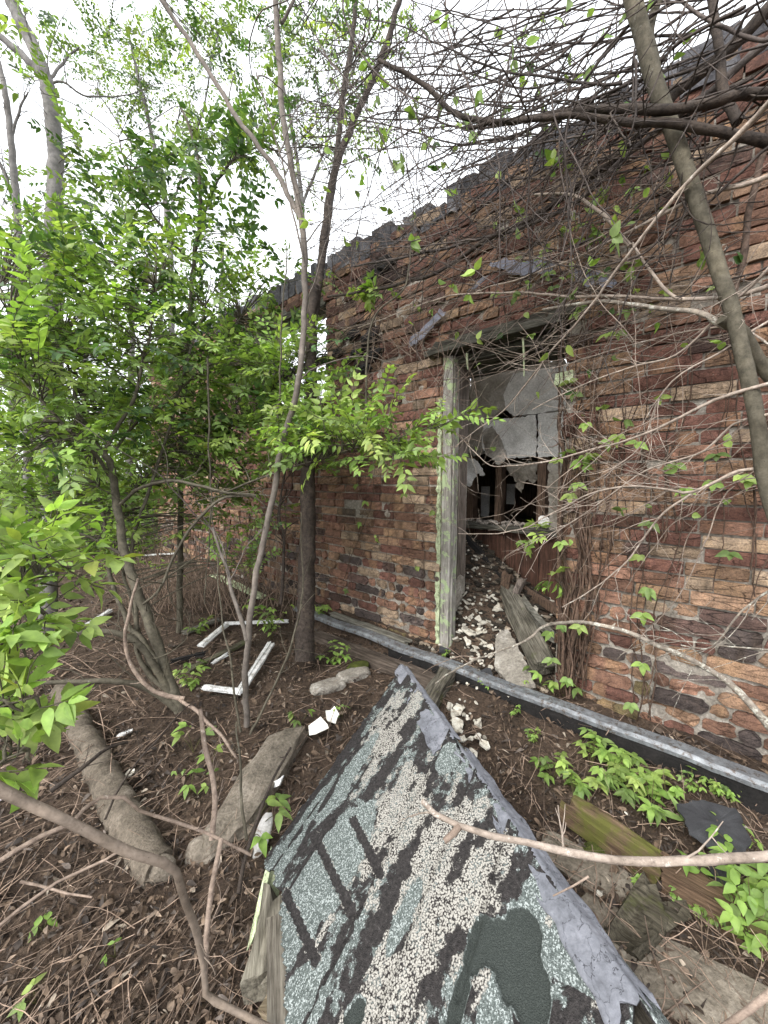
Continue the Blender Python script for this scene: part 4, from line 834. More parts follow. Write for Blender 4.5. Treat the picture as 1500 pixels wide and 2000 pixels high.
# ================================================================ vegetation
LIME = np.array((.225, .35, .09)); MID = np.array((.175, .262, .085)); DARK = np.array((.065, .125, .045)); YEL = np.array((.27, .37, .105))
def leafcol(r_, n, ws):
    pal_ = np.array([LIME, MID, DARK, YEL]); ci_ = r_.choice(4, n, p=np.array(ws) / sum(ws)); return pal_[ci_] * (.7 + .6 * r_.rand(n, 1)) * (1 + r_.randn(n, 1) * np.array([.05, .015, .06]))
class Leafset:
    def __init__(s): s.p = []; s.d = []; s.n = []; s.l = []; s.w = []; s.c = []
    def put(s, p, d, n, l, w, c): s.p.append(p); s.d.append(d); s.n.append(n); s.l.append(l); s.w.append(w); s.c.append(c)
    def build(s, name, parent, seed=0, shape=6, droop=.25, mat=None):
        mb_ = MB(); leaves(mb_, np.array(s.p), np.array(s.d), np.array(s.n), np.array(s.l), np.array(s.w), np.array(s.c), seed, shape, droop)
        return mb_.build(name, mat or M['leaf'], parent, smooth=True)
def spray(ls, tw, p, d, length, ll, r_, ws, up_=.9, twr=.0016, ratio=.46, gap=.55, tip=True):
    n = max(3, int(length / (ll * gap))); d = nrm(d); q = [np.array(p, float)]; cur = np.array(p, float); step = length / n
    sgn = 1; plane = nrm(np.array([0, 0, 1.0]) * up_ + r_.randn(3) * .35); cc_ = leafcol(r_, 1, ws)[0]
    for k in range(n):
        d = nrm(d + r_.randn(3) * .12 + np.array([0, 0, -.05])); cur = cur + d * step; q.append(cur.copy())
        side = nrm(np.cross(d, plane)); nn = nrm(np.cross(side, d)); nn = nn if nn[2] > 0 else -nn
        sz = ll * (.75 + .5 * r_.rand()) * (1 - .35 * (k / n) ** 3)
        for sg in (-1, 1):
            if r_.rand() < .10: continue
            ld = nrm(side * sg * (.8 + .3 * r_.rand()) + d * (.55 + .4 * r_.rand()) + r_.randn(3) * .22 + np.array([0, 0, -.12]))
            ls.put(cur + ld * ll * .07, ld, nrm(nn + r_.randn(3) * .4), sz * (.85 + .3 * r_.rand()), sz * ratio * (.85 + .3 * r_.rand()), cc_ * (.68 + .64 * r_.rand()) * (np.array((1.25, 1.03, .9)) if r_.rand() < .03 else 1))
    if tip: ls.put(cur, d, plane, ll * .8, ll * .8 * ratio, cc_ * 1.05)
    if tw is not None: tube(tw, q, np.linspace(twr, twr * .5, len(q)), 4, cap=False)
def cluster(ls, tw, c, n, ll, r_, ws, anchors=None, length=(.16, .34), thin=None):
    px, py, D, rx, ry, rD = c
    for _ in range(n):
        v = r_.randn(3); v = v / np.linalg.norm(v) * r_.rand() ** (1 / 2.3)
        p = P(px + v[0] * rx, py + v[1] * ry, max(.3, D + v[2] * rD)); ctr = P(px, py + ry * .6, D)
        d = nrm((p - ctr) * .8 + r_.randn(3) * .35 * np.linalg.norm(p - ctr) + np.array([0, 0, .12]) * .3); d[2] *= .6
        L = length[0] + (length[1] - length[0]) * r_.rand(); spray(ls, tw, p, d, L, ll * (.8 + .4 * r_.rand()), r_, ws)
        if anchors is not None and len(anchors):
            dd = np.linalg.norm(anchors - p, axis=1) + .25 * np.maximum(0, anchors[:, 2] - p[2]); a_ = anchors[dd.argmin()]
            if dd.min() < 1.3 and r_.rand() < .8:
                mid_ = (a_ + p) / 2 + r_.randn(3) * .05 * dd.min() + np.array([0, 0, .08]) * dd.min()
                qq, rr_ = smoothpath([a_, mid_, p], [.0042, .003, .0016], .05, .004, r_.randint(1e6)); tube(tw, qq, rr_, 5, cap=False)
def pd(L0): return np.array([P(*q) for q in L0])
def limb(path, r0, r1, parent, mat, name='stem', ns=9, step=.03, wig=.004, seed=0, rough=.06, twr=None, world=False):
    pts = np.array(path) if world else pd(path); qq, rr_ = smoothpath(pts, np.linspace(r0, r1, len(pts)), step, wig, seed)
    mb_ = MB(); tube(mb_, qq, rr_, ns, rough=rough, seed=seed); 
    return (mb_.build(name, mat, parent) if name else mb_), qq
def sidetwigs(mb_, qq, n, r_, lmin, lmax, rad, bias=None, gen=1, lo=.05, hi=1.0):
    out = []
    for _ in range(n):
        i_ = int(len(qq) * (lo + (hi - lo) * r_.rand())); i_ = min(max(i_, 1), len(qq) - 2); t_ = nrm(qq[i_ + 1] - qq[i_ - 1])
        d = nrm(t_ * .8 + r_.randn(3) * .65 + (np.array(bias) if bias is not None else 0)); L = lmin + (lmax - lmin) * r_.rand() ** 1.5; k = max(3, int(L / .045)); cur = qq[i_].copy(); pts_ = [cur.copy()]; bend = r_.randn(3) * .10
        for _k in range(k): d = nrm(d + r_.randn(3) * .13 + bend); cur = cur + d * L / k; pts_.append(cur.copy())
        pts_ = np.array(pts_); tube(mb_, pts_, np.linspace(rad, rad * .4, len(pts_)), 4, cap=False); out.append(pts_)
        if gen > 1 and L > lmin * 1.2: out += sidetwigs(mb_, pts_, r_.randint(1, 4), r_, lmin * .4, lmax * .45, rad * .55, bias, gen - 1, .2, 1)
    return out

# ---------------------------------------------------------------- the big honeysuckle bush
gb = G(350, 1375)
bush = empty('honeysuckle_bush', gb, 'large many stemmed bush with fresh green leaves filling the left middle', 'bush'); r = R(101); anch = []
BM = M['bark_green']
for k, (path, r0, r1) in enumerate([
    ([(352, 1390, 1.93), (320, 1300, 1.95), (285, 1200, 1.98), (248, 1095, 2.0), (228, 990, 2.05), (214, 900, 2.08), (196, 880, 2.1), (165, 830, 2.15), (122, 785, 2.2), (60, 735, 2.25), (-20, 700, 2.3)], .036, .011),
    ([(204, 885, 2.1), (232, 830, 2.1), (262, 775, 2.12), (280, 700, 2.2), (296, 640, 2.3), (305, 560, 2.4)], .015, .006),
    ([(215, 930, 2.07), (180, 880, 2.0), (130, 835, 1.95), (90, 790, 1.9), (50, 745, 1.9), (20, 640, 1.95)], .014, .006),
    ([(225, 880, 2.3), (270, 820, 2.35), (340, 775, 2.4), (390, 720, 2.5), (412, 690, 2.6), (470, 620, 2.8)], .012, .005),
    ([(350, 1380, 1.95), (300, 1300, 1.9), (255, 1250, 1.85), (180, 1235, 1.8), (90, 1260, 1.7)], .026, .012),
    ([(345, 1385, 1.92), (290, 1345, 1.88), (230, 1330, 1.8), (150, 1330, 1.75), (60, 1335, 1.7)], .024, .010),
    ([(340, 1360, 2.0), (285, 1255, 2.05), (250, 1220, 2.1), (215, 1120, 2.2), (200, 1000, 2.3), (180, 880, 2.4), (150, 780, 2.5), (120, 660, 2.6)], .020, .008),
    ([(355, 1375, 2.05), (275, 1290, 2.1), (265, 1180, 2.15), (260, 1060, 2.2), (300, 930, 2.3), (340, 800, 2.4), (370, 690, 2.5), (400, 600, 2.6)], .018, .007),
    ([(232, 1080, 2.0), (190, 1055, 1.95), (160, 1044, 1.9), (105, 1043, 1.85), (40, 1050, 1.8)], .011, .006),
    ([(234, 985, 2.05), (270, 955, 2.0), (325, 942, 1.97), (390, 948, 1.95), (445, 963, 1.95), (500, 968, 2.0)], .012, .008),
    ([(500, 968, 2.0), (440, 972, 1.95), (390, 1010, 1.92), (345, 1080, 1.9), (320, 1140, 1.88), (280, 1180, 1.9)], .010, .007),
    ([(130, 855, 2.3), (105, 760, 2.35), (75, 690, 2.4), (30, 640, 2.45), (0, 560, 2.5)], .013, .006),
    ([(300, 1330, 2.1), (262, 1200, 2.2), (235, 1060, 2.4), (260, 960, 2.5), (330, 900, 2.6), (420, 850, 2.8), (520, 800, 2.9)], .014, .006),
    ([(430, 965, 2.1), (520, 930, 2.2), (600, 905, 2.15), (680, 880, 2.05), (760, 860, 1.98), (850, 835, 1.92)], .008, .003)]):
    o, qq = limb(path, r0 * .74, r1 * .85, bush, BM, 'stem', seed=200 + k, wig=.006, rough=.08); anch.append(qq)
anchors = np.vstack(anch); ls = Leafset(); tw = MB()
for q in anch: sidetwigs(tw, q, 9, r, .12, .5, .003, (0, 0, .15), 2)
for c_, n, ll, ws in [
    ((70, 560, 2.2, 120, 90, .35), 60, .062, (3, 3, 1, 1)), ((230, 520, 2.5, 150, 80, .4), 80, .062, (3, 3, 1, 1)), ((60, 700, 2.0, 110, 90, .35), 60, .06, (3, 3, 1, 1)),
    ((220, 660, 2.4, 160, 100, .5), 90, .06, (3, 3, 1, 1)), ((390, 560, 2.8, 120, 100, .4), 60, .06, (1, 3, 2, 0)), ((430, 720, 2.8, 110, 100, .4), 80, .06, (2, 3, 1, 1)),
    ((300, 830, 2.6, 150, 80, .4), 70, .06, (3, 3, 1, 1)), ((80, 860, 2.0, 110, 90, .3), 60, .058, (3, 3, 1, 1)), ((520, 830, 2.7, 80, 80, .3), 60, .06, (2, 3, 1, 1)),
    ((120, 1000, 2.2, 120, 60, .3), 40, .055, (3, 3, 1, 1)), ((530, 660, 3.0, 80, 60, .3), 24, .06, (1, 3, 2, 0)), ((560, 540, 3.0, 70, 30, .3), 14, .06, (1, 2, 3, 0)),
    ((430, 920, 2.7, 110, 50, .3), 30, .055, (2, 3, 1, 0)), ((620, 790, 2.5, 60, 60, .25), 30, .058, (2, 3, 1, 1)), ((560, 720, 2.6, 70, 60, .25), 36, .058, (2, 3, 1, 1)),
    ((170, 1060, 2.4, 110, 45, .3), 16, .052, (5, 3, 0, 3)), ((400, 1020, 2.8, 80, 50, .3), 12, .05, (4, 3, 0, 3)), ((380, 860, 2.6, 90, 110, .3), 34, .055, (5, 3, 0, 3)), ((300, 740, 2.9, 130, 90, .4), 40, .058, (5, 3, 0, 3)), ((360, 850, 3.3, 120, 90, .4), 50, .06, (5, 3, 0, 3)), ((470, 760, 3.5, 70, 70, .3), 24, .06, (4, 3, 0, 3)), ((60, 780, 2.9, 110, 110, .4), 50, .06, (4, 3, 0, 3)), ((200, 880, 3.0, 140, 80, .4), 40, .06, (4, 3, 0, 3)), ((330, 960, 3.0, 160, 70, .4), 40, .06, (4, 3, 0, 3)), ((90, 960, 2.6, 130, 70, .4), 45, .06, (4, 3, 0, 3)), ((40, 430, 2.8, 90, 50, .3), 22, .06, (3, 3, 0, 2)), ((200, 1080, 3.0, 110, 50, .3), 18, .055, (4, 3, 0, 3)), ((480, 980, 3.0, 80, 60, .3), 16, .05, (3, 3, 1, 2)), ((380, 780, 3.3, 160, 90, .4), 40, .06, (4, 3, 0, 3)),
    ((470, 1120, 2.5, 40, 60, .2), 8, .045, (2, 3, 1, 0)), ((150, 470, 2.6, 130, 40, .3), 24, .06, (2, 3, 1, 1)),
    ((700, 850, 2.02, 110, 34, .14), 36, .056, (5, 1, 0, 3)), ((760, 905, 1.95, 45, 22, .10), 12, .056, (5, 1, 0, 3)), ((630, 880, 2.15, 70, 45, .16), 24, .056, (4, 2, 0, 2)), ((835, 838, 1.92, 30, 10, .05), 5, .05, (4, 2, 0, 2)), ((600, 840, 2.3, 60, 40, .2), 20, .056, (3, 3, 0, 2))]:
    cluster(ls, tw, c_, max(3, int(n * (.85 if c_[1] < 640 else 1.25))), ll * .93, r, ws, anchors)
tw.build('twigs', BM, bush)['kind'] = 'stuff'; ls.build('foliage', bush, 5)
# bright branch close to the camera at left
nb = empty('leafy_branch', P(-40, 1560, .8), 'bright lime leaved branch reaching in close at the left edge', 'branch'); ls = Leafset(); tw = MB(); r = R(55)
anch = []
for k, path in enumerate([[(-160, 1300, .9), (-60, 1200, .92), (40, 1140, .93), (130, 1110, .95), (185, 1105, .97)], [(-150, 1330, .85), (-60, 1290, .86), (30, 1240, .88), (90, 1200, .9)], [(-150, 1480, .75), (-70, 1420, .76), (20, 1375, .77), (70, 1360, .78)], [(-150, 1600, .72), (-60, 1540, .73), (10, 1480, .74), (55, 1465, .75)]]):
    o, qq = limb(path, .004, .0015, nb, M['bark_green'], 'stem', ns=6, seed=k); anch.append(qq)
    for q in qq[::4]:
        for _ in range(2): spray(ls, tw, q, nrm(np.array([.7, .1, .15]) + r.randn(3) * .45), .07 + .08 * r.rand(), .058, r, (4, 0, 0, 4), ratio=.5, gap=.6)
for c_, n in (((70, 1120, .95, 90, 45, .08), 22), ((40, 1190, .9, 70, 45, .08), 18), ((30, 1270, .86, 50, 30, .06), 10), ((40, 1370, .78, 45, 30, .05), 9), ((25, 1470, .74, 45, 35, .05), 10), ((60, 1060, 1.0, 80, 30, .08), 14)):
    cluster(ls, tw, c_, n, .055, r, (4, 0, 0, 4), np.vstack(anch), (.06, .14))
tw.build('twigs', M['bark_green'], nb)['kind'] = 'stuff'; ls.build('foliage', nb, 6)

# ---------------------------------------------------------------- trees
def tree(name, base_label, stems, mat, clusters, ws, ll, seed, length=(.2, .4), side=14, group=None, shape=6, cat='tree', sl=(.2, .8)):
    r_ = R(seed); root = empty(name, pd([stems[0][0][0]])[0], base_label, cat, group); an = []
    for k, (path, r0, r1) in enumerate(stems):
        o_, qq = limb(path, r0, r1, root, mat, 'trunk' if k == 0 else 'limb', ns=11, seed=seed + k, wig=.006, rough=.05); an.append(qq)
    tw_ = MB(); 
    for q in an: an2 = sidetwigs(tw_, q, side, r_, sl[0], sl[1], .004, (0, 0, .3), 2, .35, 1)
    ls_ = Leafset()
    for c_, n in clusters: cluster(ls_, tw_, c_, n, ll, r_, ws, np.vstack(an), length)
    tw_.build('branches', mat, root)['kind'] = 'stuff'
    if ls_.p: ls_.build('crown', root, seed, shape)
    return root
tree('sapling', 'slender grey sapling standing centre left before the wall, rising past the frame', [
    ([(482, 1418, 1.93), (480, 1300, 1.93), (490, 1190, 1.94), (507, 1095, 1.95), (522, 1020, 1.96), (537, 945, 1.97), (550, 870, 1.98), (574, 785, 2.0), (590, 690, 2.02), (595, 600, 2.05), (596, 500, 2.08), (588, 425, 2.1), (568, 320, 2.12), (553, 230, 2.15), (546, 130, 2.2), (540, 20, 2.25), (535, -80, 2.3)], .0148, .0165),
    ([(587, 425, 2.1), (540, 335, 2.2), (460, 225, 2.3), (425, 165, 2.35), (380, 95, 2.4), (315, 0, 2.5), (270, -60, 2.6)], .014, .013),
    ([(550, 45, 2.2), (565, 25, 2.2), (590, -40, 2.2)], .010, .008),
    ([(482, 1250, 1.93), (462, 1180, 1.95), (440, 1100, 2.0), (415, 1030, 2.05)], .012, .006),
    ([(595, 520, 2.06), (545, 300, 2.0), (500, 140, 1.95)], .005, .003)], M['bark_sap'], [((440, 100, 3.2, 120, 90, .5), 10)], (1, 3, 2, 1), .05, 301, side=6)
tree('vine_wrapped_tree', 'dark shaggy barked tree trunk standing at the left end of the steel strip', [
    ([(596, 1290, 2.55), (598, 1200, 2.6), (600, 1080, 2.62), (602, 950, 2.65), (606, 800, 2.7), (608, 640, 2.75), (614, 560, 2.78)], .068, .033), ([(610, 650, 2.75), (625, 530, 2.85), (650, 350, 2.95), (690, 240, 3.05), (745, 110, 3.1), (800, -60, 3.2)], .032, .02),
    ([(610, 640, 2.75), (636, 470, 2.9), (655, 330, 3.1), (668, 200, 3.2), (690, 60, 3.3), (700, -60, 3.4)], .026, .018),
    ([(548, 1180, 2.6), (555, 1060, 2.6), (545, 1010, 2.6), (560, 900, 2.65)], .012, .006)], M['bark_dark'], [((640, 150, 3.4, 130, 150, .5), 20), ((740, 60, 3.4, 90, 90, .4), 14), ((560, 300, 3.2, 70, 90, .3), 8)], (0, 2, 3, 1), .045, 302, side=12)
tree('grey_tree', 'smooth grey forked tree at the upper left', [
    ([(95, 1236, 3.2), (98, 900, 3.2), (100, 560, 3.2), (106, 400, 3.2), (108, 300, 3.2), (97, 190, 3.2), (84, 140, 3.2), (60, 80, 3.25), (25, 10, 3.3), (0, -60, 3.3)], .062, .045),
    ([(94, 175, 3.2), (70, 135, 3.2), (30, 95, 3.2), (-20, 55, 3.2)], .032, .025),
    ([(95, 155, 3.2), (130, 115, 3.3), (155, 92, 3.3)], .012, .006), ([(98, 165, 3.2), (120, 160, 3.2), (160, 185, 3.25), (215, 190, 3.3), (270, 180, 3.3)], .01, .004)], M['bark_grey'],
    [((55, 60, 3.1, 60, 60, .3), 10), ((155, 350, 3.3, 60, 100, .4), 30), ((60, 160, 3.2, 50, 50, .3), 7)], (1, 3, 2, 1), .062, 303, side=5)
tree('thin_tree', 'thin bare grey tree at the left photo edge beside the forked grey tree', [
    ([(60, 1200, 3.8), (50, 700, 3.8), (36, 440, 3.8), (22, 280, 3.8), (8, 170, 3.8), (-10, 100, 3.8)], .04, .02), ([(20, 270, 3.8), (40, 210, 3.8), (55, 180, 3.8)], .014, .006), ([(36, 420, 3.8), (70, 395, 3.8)], .01, .005), ([(30, 400, 3.8), (5, 330, 3.8), (-10, 300, 3.8)], .018, .01)], M['bark_grey'], [((20, 380, 4.2, 50, 60, .4), 14)], (2, 3, 1, 1), .06, 304, side=6)
tree('dark_leaved_tree', 'darker leaved young tree rising above the bush against the sky', [
    ([(350, 1235, 3.2), (355, 900, 3.1), (370, 600, 3.0), (390, 420, 2.95), (385, 300, 2.9), (350, 200, 2.9)], .025, .008), ([(385, 440, 2.95), (440, 330, 2.9), (500, 290, 2.9), (560, 300, 2.9)], .010, .004), ([(375, 520, 3.0), (300, 420, 2.9), (250, 330, 2.9), (230, 260, 2.9)], .010, .004)], M['bark_green'],
    [((390, 300, 2.9, 100, 65, .35), 52), ((470, 300, 2.9, 55, 45, .3), 18), ((290, 350, 2.9, 60, 60, .35), 18), ((350, 430, 3.0, 120, 55, .35), 34), ((215, 410, 3.1, 80, 50, .35), 24), ((420, 470, 3.0, 80, 40, .3), 18)], (0, 3, 4, 0), .066, 305, side=8)
tree('sparse_tree', 'tall sparse tree with tiny leaves against the white sky at upper left', [
    ([(330, 1090, 6.5), (335, 700, 6.5), (330, 450, 6.5), (300, 280, 6.5), (270, 150, 6.5), (250, 60, 6.5)], .06, .015), ([(325, 430, 6.5), (370, 300, 6.5), (400, 200, 6.5), (420, 80, 6.5)], .02, .008), ([(320, 380, 6.5), (250, 270, 6.5), (190, 180, 6.5)], .02, .008)], M['bark_grey'],
    [((250, 120, 6.5, 110, 110, .8), 70), ((360, 130, 6.5, 100, 110, .8), 60), ((310, 250, 6.5, 110, 60, .8), 30), ((430, 60, 6.5, 80, 80, .8), 34), ((190, 100, 6.5, 50, 60, .8), 20)], (0, 3, 3, 2), .075, 306, length=(.3, .7), side=20, shape=4, sl=(.4, 1.4))
tree('sparse_tree', 'tall sparse tree with tiny leaves behind the middle of the wall top', [
    ([(610, 1060, 7.5), (600, 700, 7.5), (590, 400, 7.5), (560, 200, 7.5), (520, 50, 7.5)], .06, .02), ([(590, 400, 7.5), (650, 250, 7.5), (700, 100, 7.5)], .03, .01), ([(585, 350, 7.5), (500, 250, 7.5)], .02, .01)], M['bark_grey'],
    [((530, 100, 7.5, 90, 110, 1), 60), ((620, 120, 7.5, 90, 130, 1), 60), ((700, 80, 7.5, 90, 90, 1), 50), ((580, 280, 7.5, 80, 80, 1), 30), ((680, 260, 7.5, 70, 70, 1), 24), ((500, 240, 7.5, 50, 50, 1), 16)], (0, 3, 3, 2), .08, 307, length=(.3, .7), side=20, shape=4, sl=(.4, 1.4))
for k, (px, D, top, lean) in enumerate([(250, 6.0, 560, 10), (175, 7.0, 480, -20), (420, 8.0, 480, 15), (20, 7.5, 500, 10), (455, 6.5, 600, -15), (300, 9.0, 520, 20), (120, 9.5, 430, 0)]):
    by = 1000 + FPX * math.tan(math.atan((CAMZ + .1) / D) - PITCH); lab = ['pale slim tree in the woods right of the bush stems', 'slim tree in the woods seen through the upper bush leaves', 'far slim tree beside the left end of the wall', 'far slim tree at the left photo edge', 'slim tree just left of the wall end', 'far slim tree behind the middle of the bush', 'farthest slim tree behind the forked grey tree'][k]
    tree('woodland_tree', lab, [([(px, by, D), (px + lean * .4, (by + top) / 2, D), (px + lean, top, D)], .07, .03)], M['bark_grey'], [((px + lean, top + 40, D, 70, 70, .8), 26)], (2, 3, 1, 2), .09, 320 + k, length=(.3, .6), side=8, group='slim trees in the woods', shape=4, sl=(.3, 1.0))
# woods beyond: one mass of leaves
r = R(77); ls = Leafset(); n = 0
cl = [(r.rand() * 10 - 10.5, 6.2 + 6 * r.rand(), .2 + 2.6 * r.rand() ** 1.3) for _ in range(230)] + [(-3.5 - 8 * r.rand(), 5 + 3 * r.rand(), .2 + 1.5 * r.rand()) for _ in range(130)] + [(-3 + 6 * r.rand(), 8.5 + 3 * r.rand(), .3 + 2.2 * r.rand()) for _ in range(60)] + [(-12.5 + 9 * r.rand(), 4.5 + 4 * r.rand(), .1 + 2.0 * r.rand()) for _ in range(150)] + [(-11 + 8 * r.rand(), 7 + 3 * r.rand(), 1.6 + 2.6 * r.rand()) for _ in range(150)]
for cx, cy, cz_ in cl:
    off_ = (cx - W0[0]) * WN[0] + (cy - W0[1]) * WN[1]
    if cx > -1.5 and off_ > -1.2: continue
    col_ = leafcol(r, 1, (4, 3, 1, 3))[0]; m_ = 70; s_ = .28 + .3 * r.rand()
    v = r.randn(m_, 3) * np.array([s_, s_, s_ * .7]) + np.array([cx, cy, cz_]); 
    for q in v:
        if q[2] < -.05: continue
        a_ = r.rand() * 6.28; ls.put(q, np.array([math.cos(a_), math.sin(a_), r.randn() * .4]), np.array([r.randn() * .5, r.randn() * .5, 1]), .09 * (.7 + .6 * r.rand()), .05 * (.7 + .6 * r.rand()), col_ * (.75 + .5 * r.rand()))
o = ls.build('woods', None, 8, 4); tag(o, 'mass of fresh spring foliage of the woods behind the bush and the ruin', 'woods', kind='stuff')
# ---------------------------------------------------------------- leaning tree and heavy limbs at right
def wpath(L0): return np.array([W(*q) for q in L0])
def branch(name, path, r0, r1, mat, label, cat='branch', side=0, sl=(.08, .3), sr=.0022, seed=0, bias=None, leaves_=0, mode='W', ns=8, wig=.006, rough=.07, group=None, gen=2, parent=None):
    pts = wpath(path) if mode == 'W' else (pd(path) if mode == 'P' else np.array(path)); r_ = R(seed + 900)
    mb_, qq = limb(pts, r0, r1, None, mat, None, ns=ns, step=.03, wig=wig, seed=seed, rough=rough, world=True)
    for q in qq[::9]:   # knobbly buds and nodes
        if r_.rand() < .5 and r0 > .004: tube(mb_, [q, q + r_.randn(3) * r0 * 1.5], [r0 * .5, r0 * .2], 5)
    if side: sidetwigs(mb_, qq, side, r_, sl[0], sl[1], sr, bias, gen)
    o_ = mb_.build(name, mat, None); return tag(o_, label, cat, group), qq
rt = empty('leaning_tree', W(1560, 1400, .6), 'leaning mottled grey tree trunk crossing the right side of the wall', 'tree')
for k, (path, r0, r1, nm) in enumerate([
    ([(1640, 1380, .62), (1560, 1160, .6), (1500, 960, .58), (1478, 830, .56), (1452, 700, .55), (1428, 600, .55), (1404, 530, .55), (1385, 470, .56), (1360, 385, .57), (1325, 290, .58), (1290, 190, .6), (1262, 100, .62), (1232, -10, .64), (1210, -90, .66)], .019, .026, 'trunk'),
    ([(1290, 195, .6), (1278, 130, .55), (1270, 60, .5), (1300, -40, .5)], .018, .014, 'limb'),
    ([(1412, 620, .55), (1450, 650, .5), (1480, 700, .45), (1520, 760, .4)], .022, .018, 'limb')]):
    limb([0], 0, 0, None, None) if False else None
    mbx, _q = limb(wpath(path), r0, r1, None, None, None, ns=14, wig=.003, seed=400 + k, rough=.02, world=True); mbx.build(nm, M['bark_green'], rt)
branch('heavy_limb', [(740, 118, .9), (800, 145, .85), (850, 185, .8), (890, 222, .78), (960, 240, .75), (1040, 232, .74), (1120, 218, .72), (1200, 213, .7), (1290, 210, .68), (1380, 205, .62), (1450, 185, .55), (1530, 178, .5)], .008, .016, M['bark_dark'], 'long dark limb crossing level over the leaning trunk, upper of two', 'limb', 18, (.2, .8), .003, 1, (-.3, 0, -.2))
branch('heavy_limb', [(915, 250, .8), (1000, 236, .78), (1090, 226, .76), (1180, 232, .72), (1290, 242, .66), (1380, 258, .6), (1460, 275, .55), (1530, 285, .5)], .007, .017, M['bark_dark'], 'long dark limb sagging under the upper one to the right edge', 'limb', 12, (.2, .7), .003, 2, (-.3, 0, -.2))
branch('heavy_vine', [(1540, -20, .2), (1460, 60, .22), (1390, 125, .25), (1320, 182, .28), (1280, 235, .3), (1200, 310, .3), (1120, 370, .3), (1040, 425, .32), (950, 470, .35), (860, 530, .35), (760, 560, .35), (640, 580, .4)], .024, .008, M['bark_dark'], 'thickest dark vine sweeping down along the parapet from upper right', 'vine', 26, (.2, .8), .003, 3, (-.3, 0, -.2))
branch('heavy_vine', [(1540, 40, .35), (1420, 150, .35), (1310, 235, .35), (1230, 300, .33), (1130, 390, .33), (1030, 440, .33), (930, 470, .35), (800, 500, .4), (690, 520, .45)], .014, .006, M['twig_dark'], 'thinner dark vine under the thickest one along the parapet', 'vine', 22, (.2, .7), .0026, 4, (-.3, 0, -.2))
branch('upright_branch', [(1440, 240, .45), (1418, 190, .42), (1408, 120, .4), (1395, 40, .38), (1385, -40, .36)], .016, .013, M['bark_dark'], 'upright dark branch crossing the parapet right of the leaning trunk', 'branch', 6, (.1, .4), .0025, 5)
branch('upright_branch', [(1425, 640, .25), (1440, 540, .22), (1465, 420, .2), (1490, 300, .18), (1510, 200, .16)], .012, .010, M['vine'], 'reddish upright stem against the bricks at the right edge', 'branch', 4, (.1, .3), .002, 6)
# pale bare branches fanning over the bricks at right
D_ = [
    ([(1530, 905, .55), (1500, 915, .54), (1445, 920, .52), (1350, 965, .48), (1295, 955, .45), (1215, 950, .42), (1140, 970, .38), (1060, 1015, .34), (990, 1040, .30), (895, 1042, .27)], .0065, .0022, 'pale bare branch sweeping level to the doorway ledge', 9),
    ([(1350, 965, .48), (1295, 1002, .46), (1258, 1055, .44), (1213, 1108, .42), (1150, 1155, .40), (1098, 1186, .38)], .0045, .002, 'pale forked branch dropping to the vines right of the door', 6),
    ([(1540, 738, .6), (1490, 755, .58), (1400, 782, .55), (1310, 826, .5), (1225, 860, .46), (1100, 892, .4), (990, 912, .34), (950, 905, .3), (915, 870, .28)], .007, .002, 'long brown branch crossing the doorway at the plaster edge', 10),
    ([(1540, 165, .75), (1480, 220, .7), (1400, 300, .65), (1320, 380, .6), (1240, 480, .55), (1180, 560, .5), (1120, 640, .45), (1040, 735, .38), (985, 800, .3), (905, 860, .26), (870, 890, .24)], .0085, .002, 'long straight pale branch slanting down to the door post', 12),
    ([(1540, 330, .55), (1450, 360, .5), (1350, 390, .48), (1250, 440, .45), (1180, 475, .42), (1060, 530, .38), (930, 570, .34)], .0085, .003, 'brown branch above the torn tar paper', 9),
    ([(1540, 545, .55), (1440, 575, .5), (1350, 585, .45), (1240, 580, .4), (1100, 578, .35), (950, 572, .32), (840, 590, .3), (700, 640, .25)], .0085, .003, 'level brown branch just over the lintel', 12),
    ([(1420, 640, .52), (1370, 615, .5), (1290, 602, .45), (1200, 590, .4), (1130, 592, .36), (1060, 605, .33)], .010, .006, 'lichen speckled branch meeting the leaning trunk', 5),
    ([(1330, 585, .5), (1295, 560, .48), (1250, 500, .45), (1235, 475, .44)], .006, .005, 'short stout pale spur left of the leaning trunk', 0),
    ([(1230, 480, .45), (1190, 430, .44), (1150, 400, .42), (1110, 382, .4), (1045, 380, .38)], .0085, .005, 'kinked pale branch below the parapet vines', 3),
    ([(1540, 480, .6), (1470, 560, .55), (1400, 620, .5), (1320, 690, .45), (1220, 720, .42), (1120, 760, .38), (1040, 800, .33)], .005, .002, 'thin branch running through the middle of the right wall', 8),
    ([(1540, 800, .6), (1480, 815, .55), (1430, 830, .52), (1380, 880, .5), (1310, 905, .48), (1240, 930, .45), (1150, 1000, .4), (1010, 1075, .3)], .005, .0018, 'thin branch below the level pale one', 9),
    ([(1540, 1130, .5), (1470, 1180, .48), (1420, 1240, .46), (1380, 1268, .44), (1330, 1260, .42)], .004, .002, 'thin twig hooking above the lichen branch', 6),
    ([(1540, 1270, .42), (1440, 1265, .4), (1330, 1250, .38), (1240, 1240, .36)], .0035, .002, 'straight thin twig crossing the lichen branch', 4),
    ([(1530, 610, .5), (1400, 690, .5), (1300, 760, .48), (1250, 870, .44), (1180, 930, .42)], .004, .002, 'thin twig arching down the bricks right of the door', 8),
    ([(1540, 700, .3), (1440, 640, .3), (1380, 640, .3), (1290, 660, .3), (1180, 690, .3), (1080, 720, .26)], .004, .002, 'thin twig at lintel height on the right wall', 6)]
for k, (path, r0, r1, lab, sd_) in enumerate(D_):
    branch('bare_branch', path, r0, r1, M['lichen_branch'] if 'lichen' in lab else M['pale'], lab, 'branch', int(sd_ * 1.6), (.06, .34), .0017, 500 + k, (-.35, 0, 0), group='pale bare branches over the bricks', ns=7)
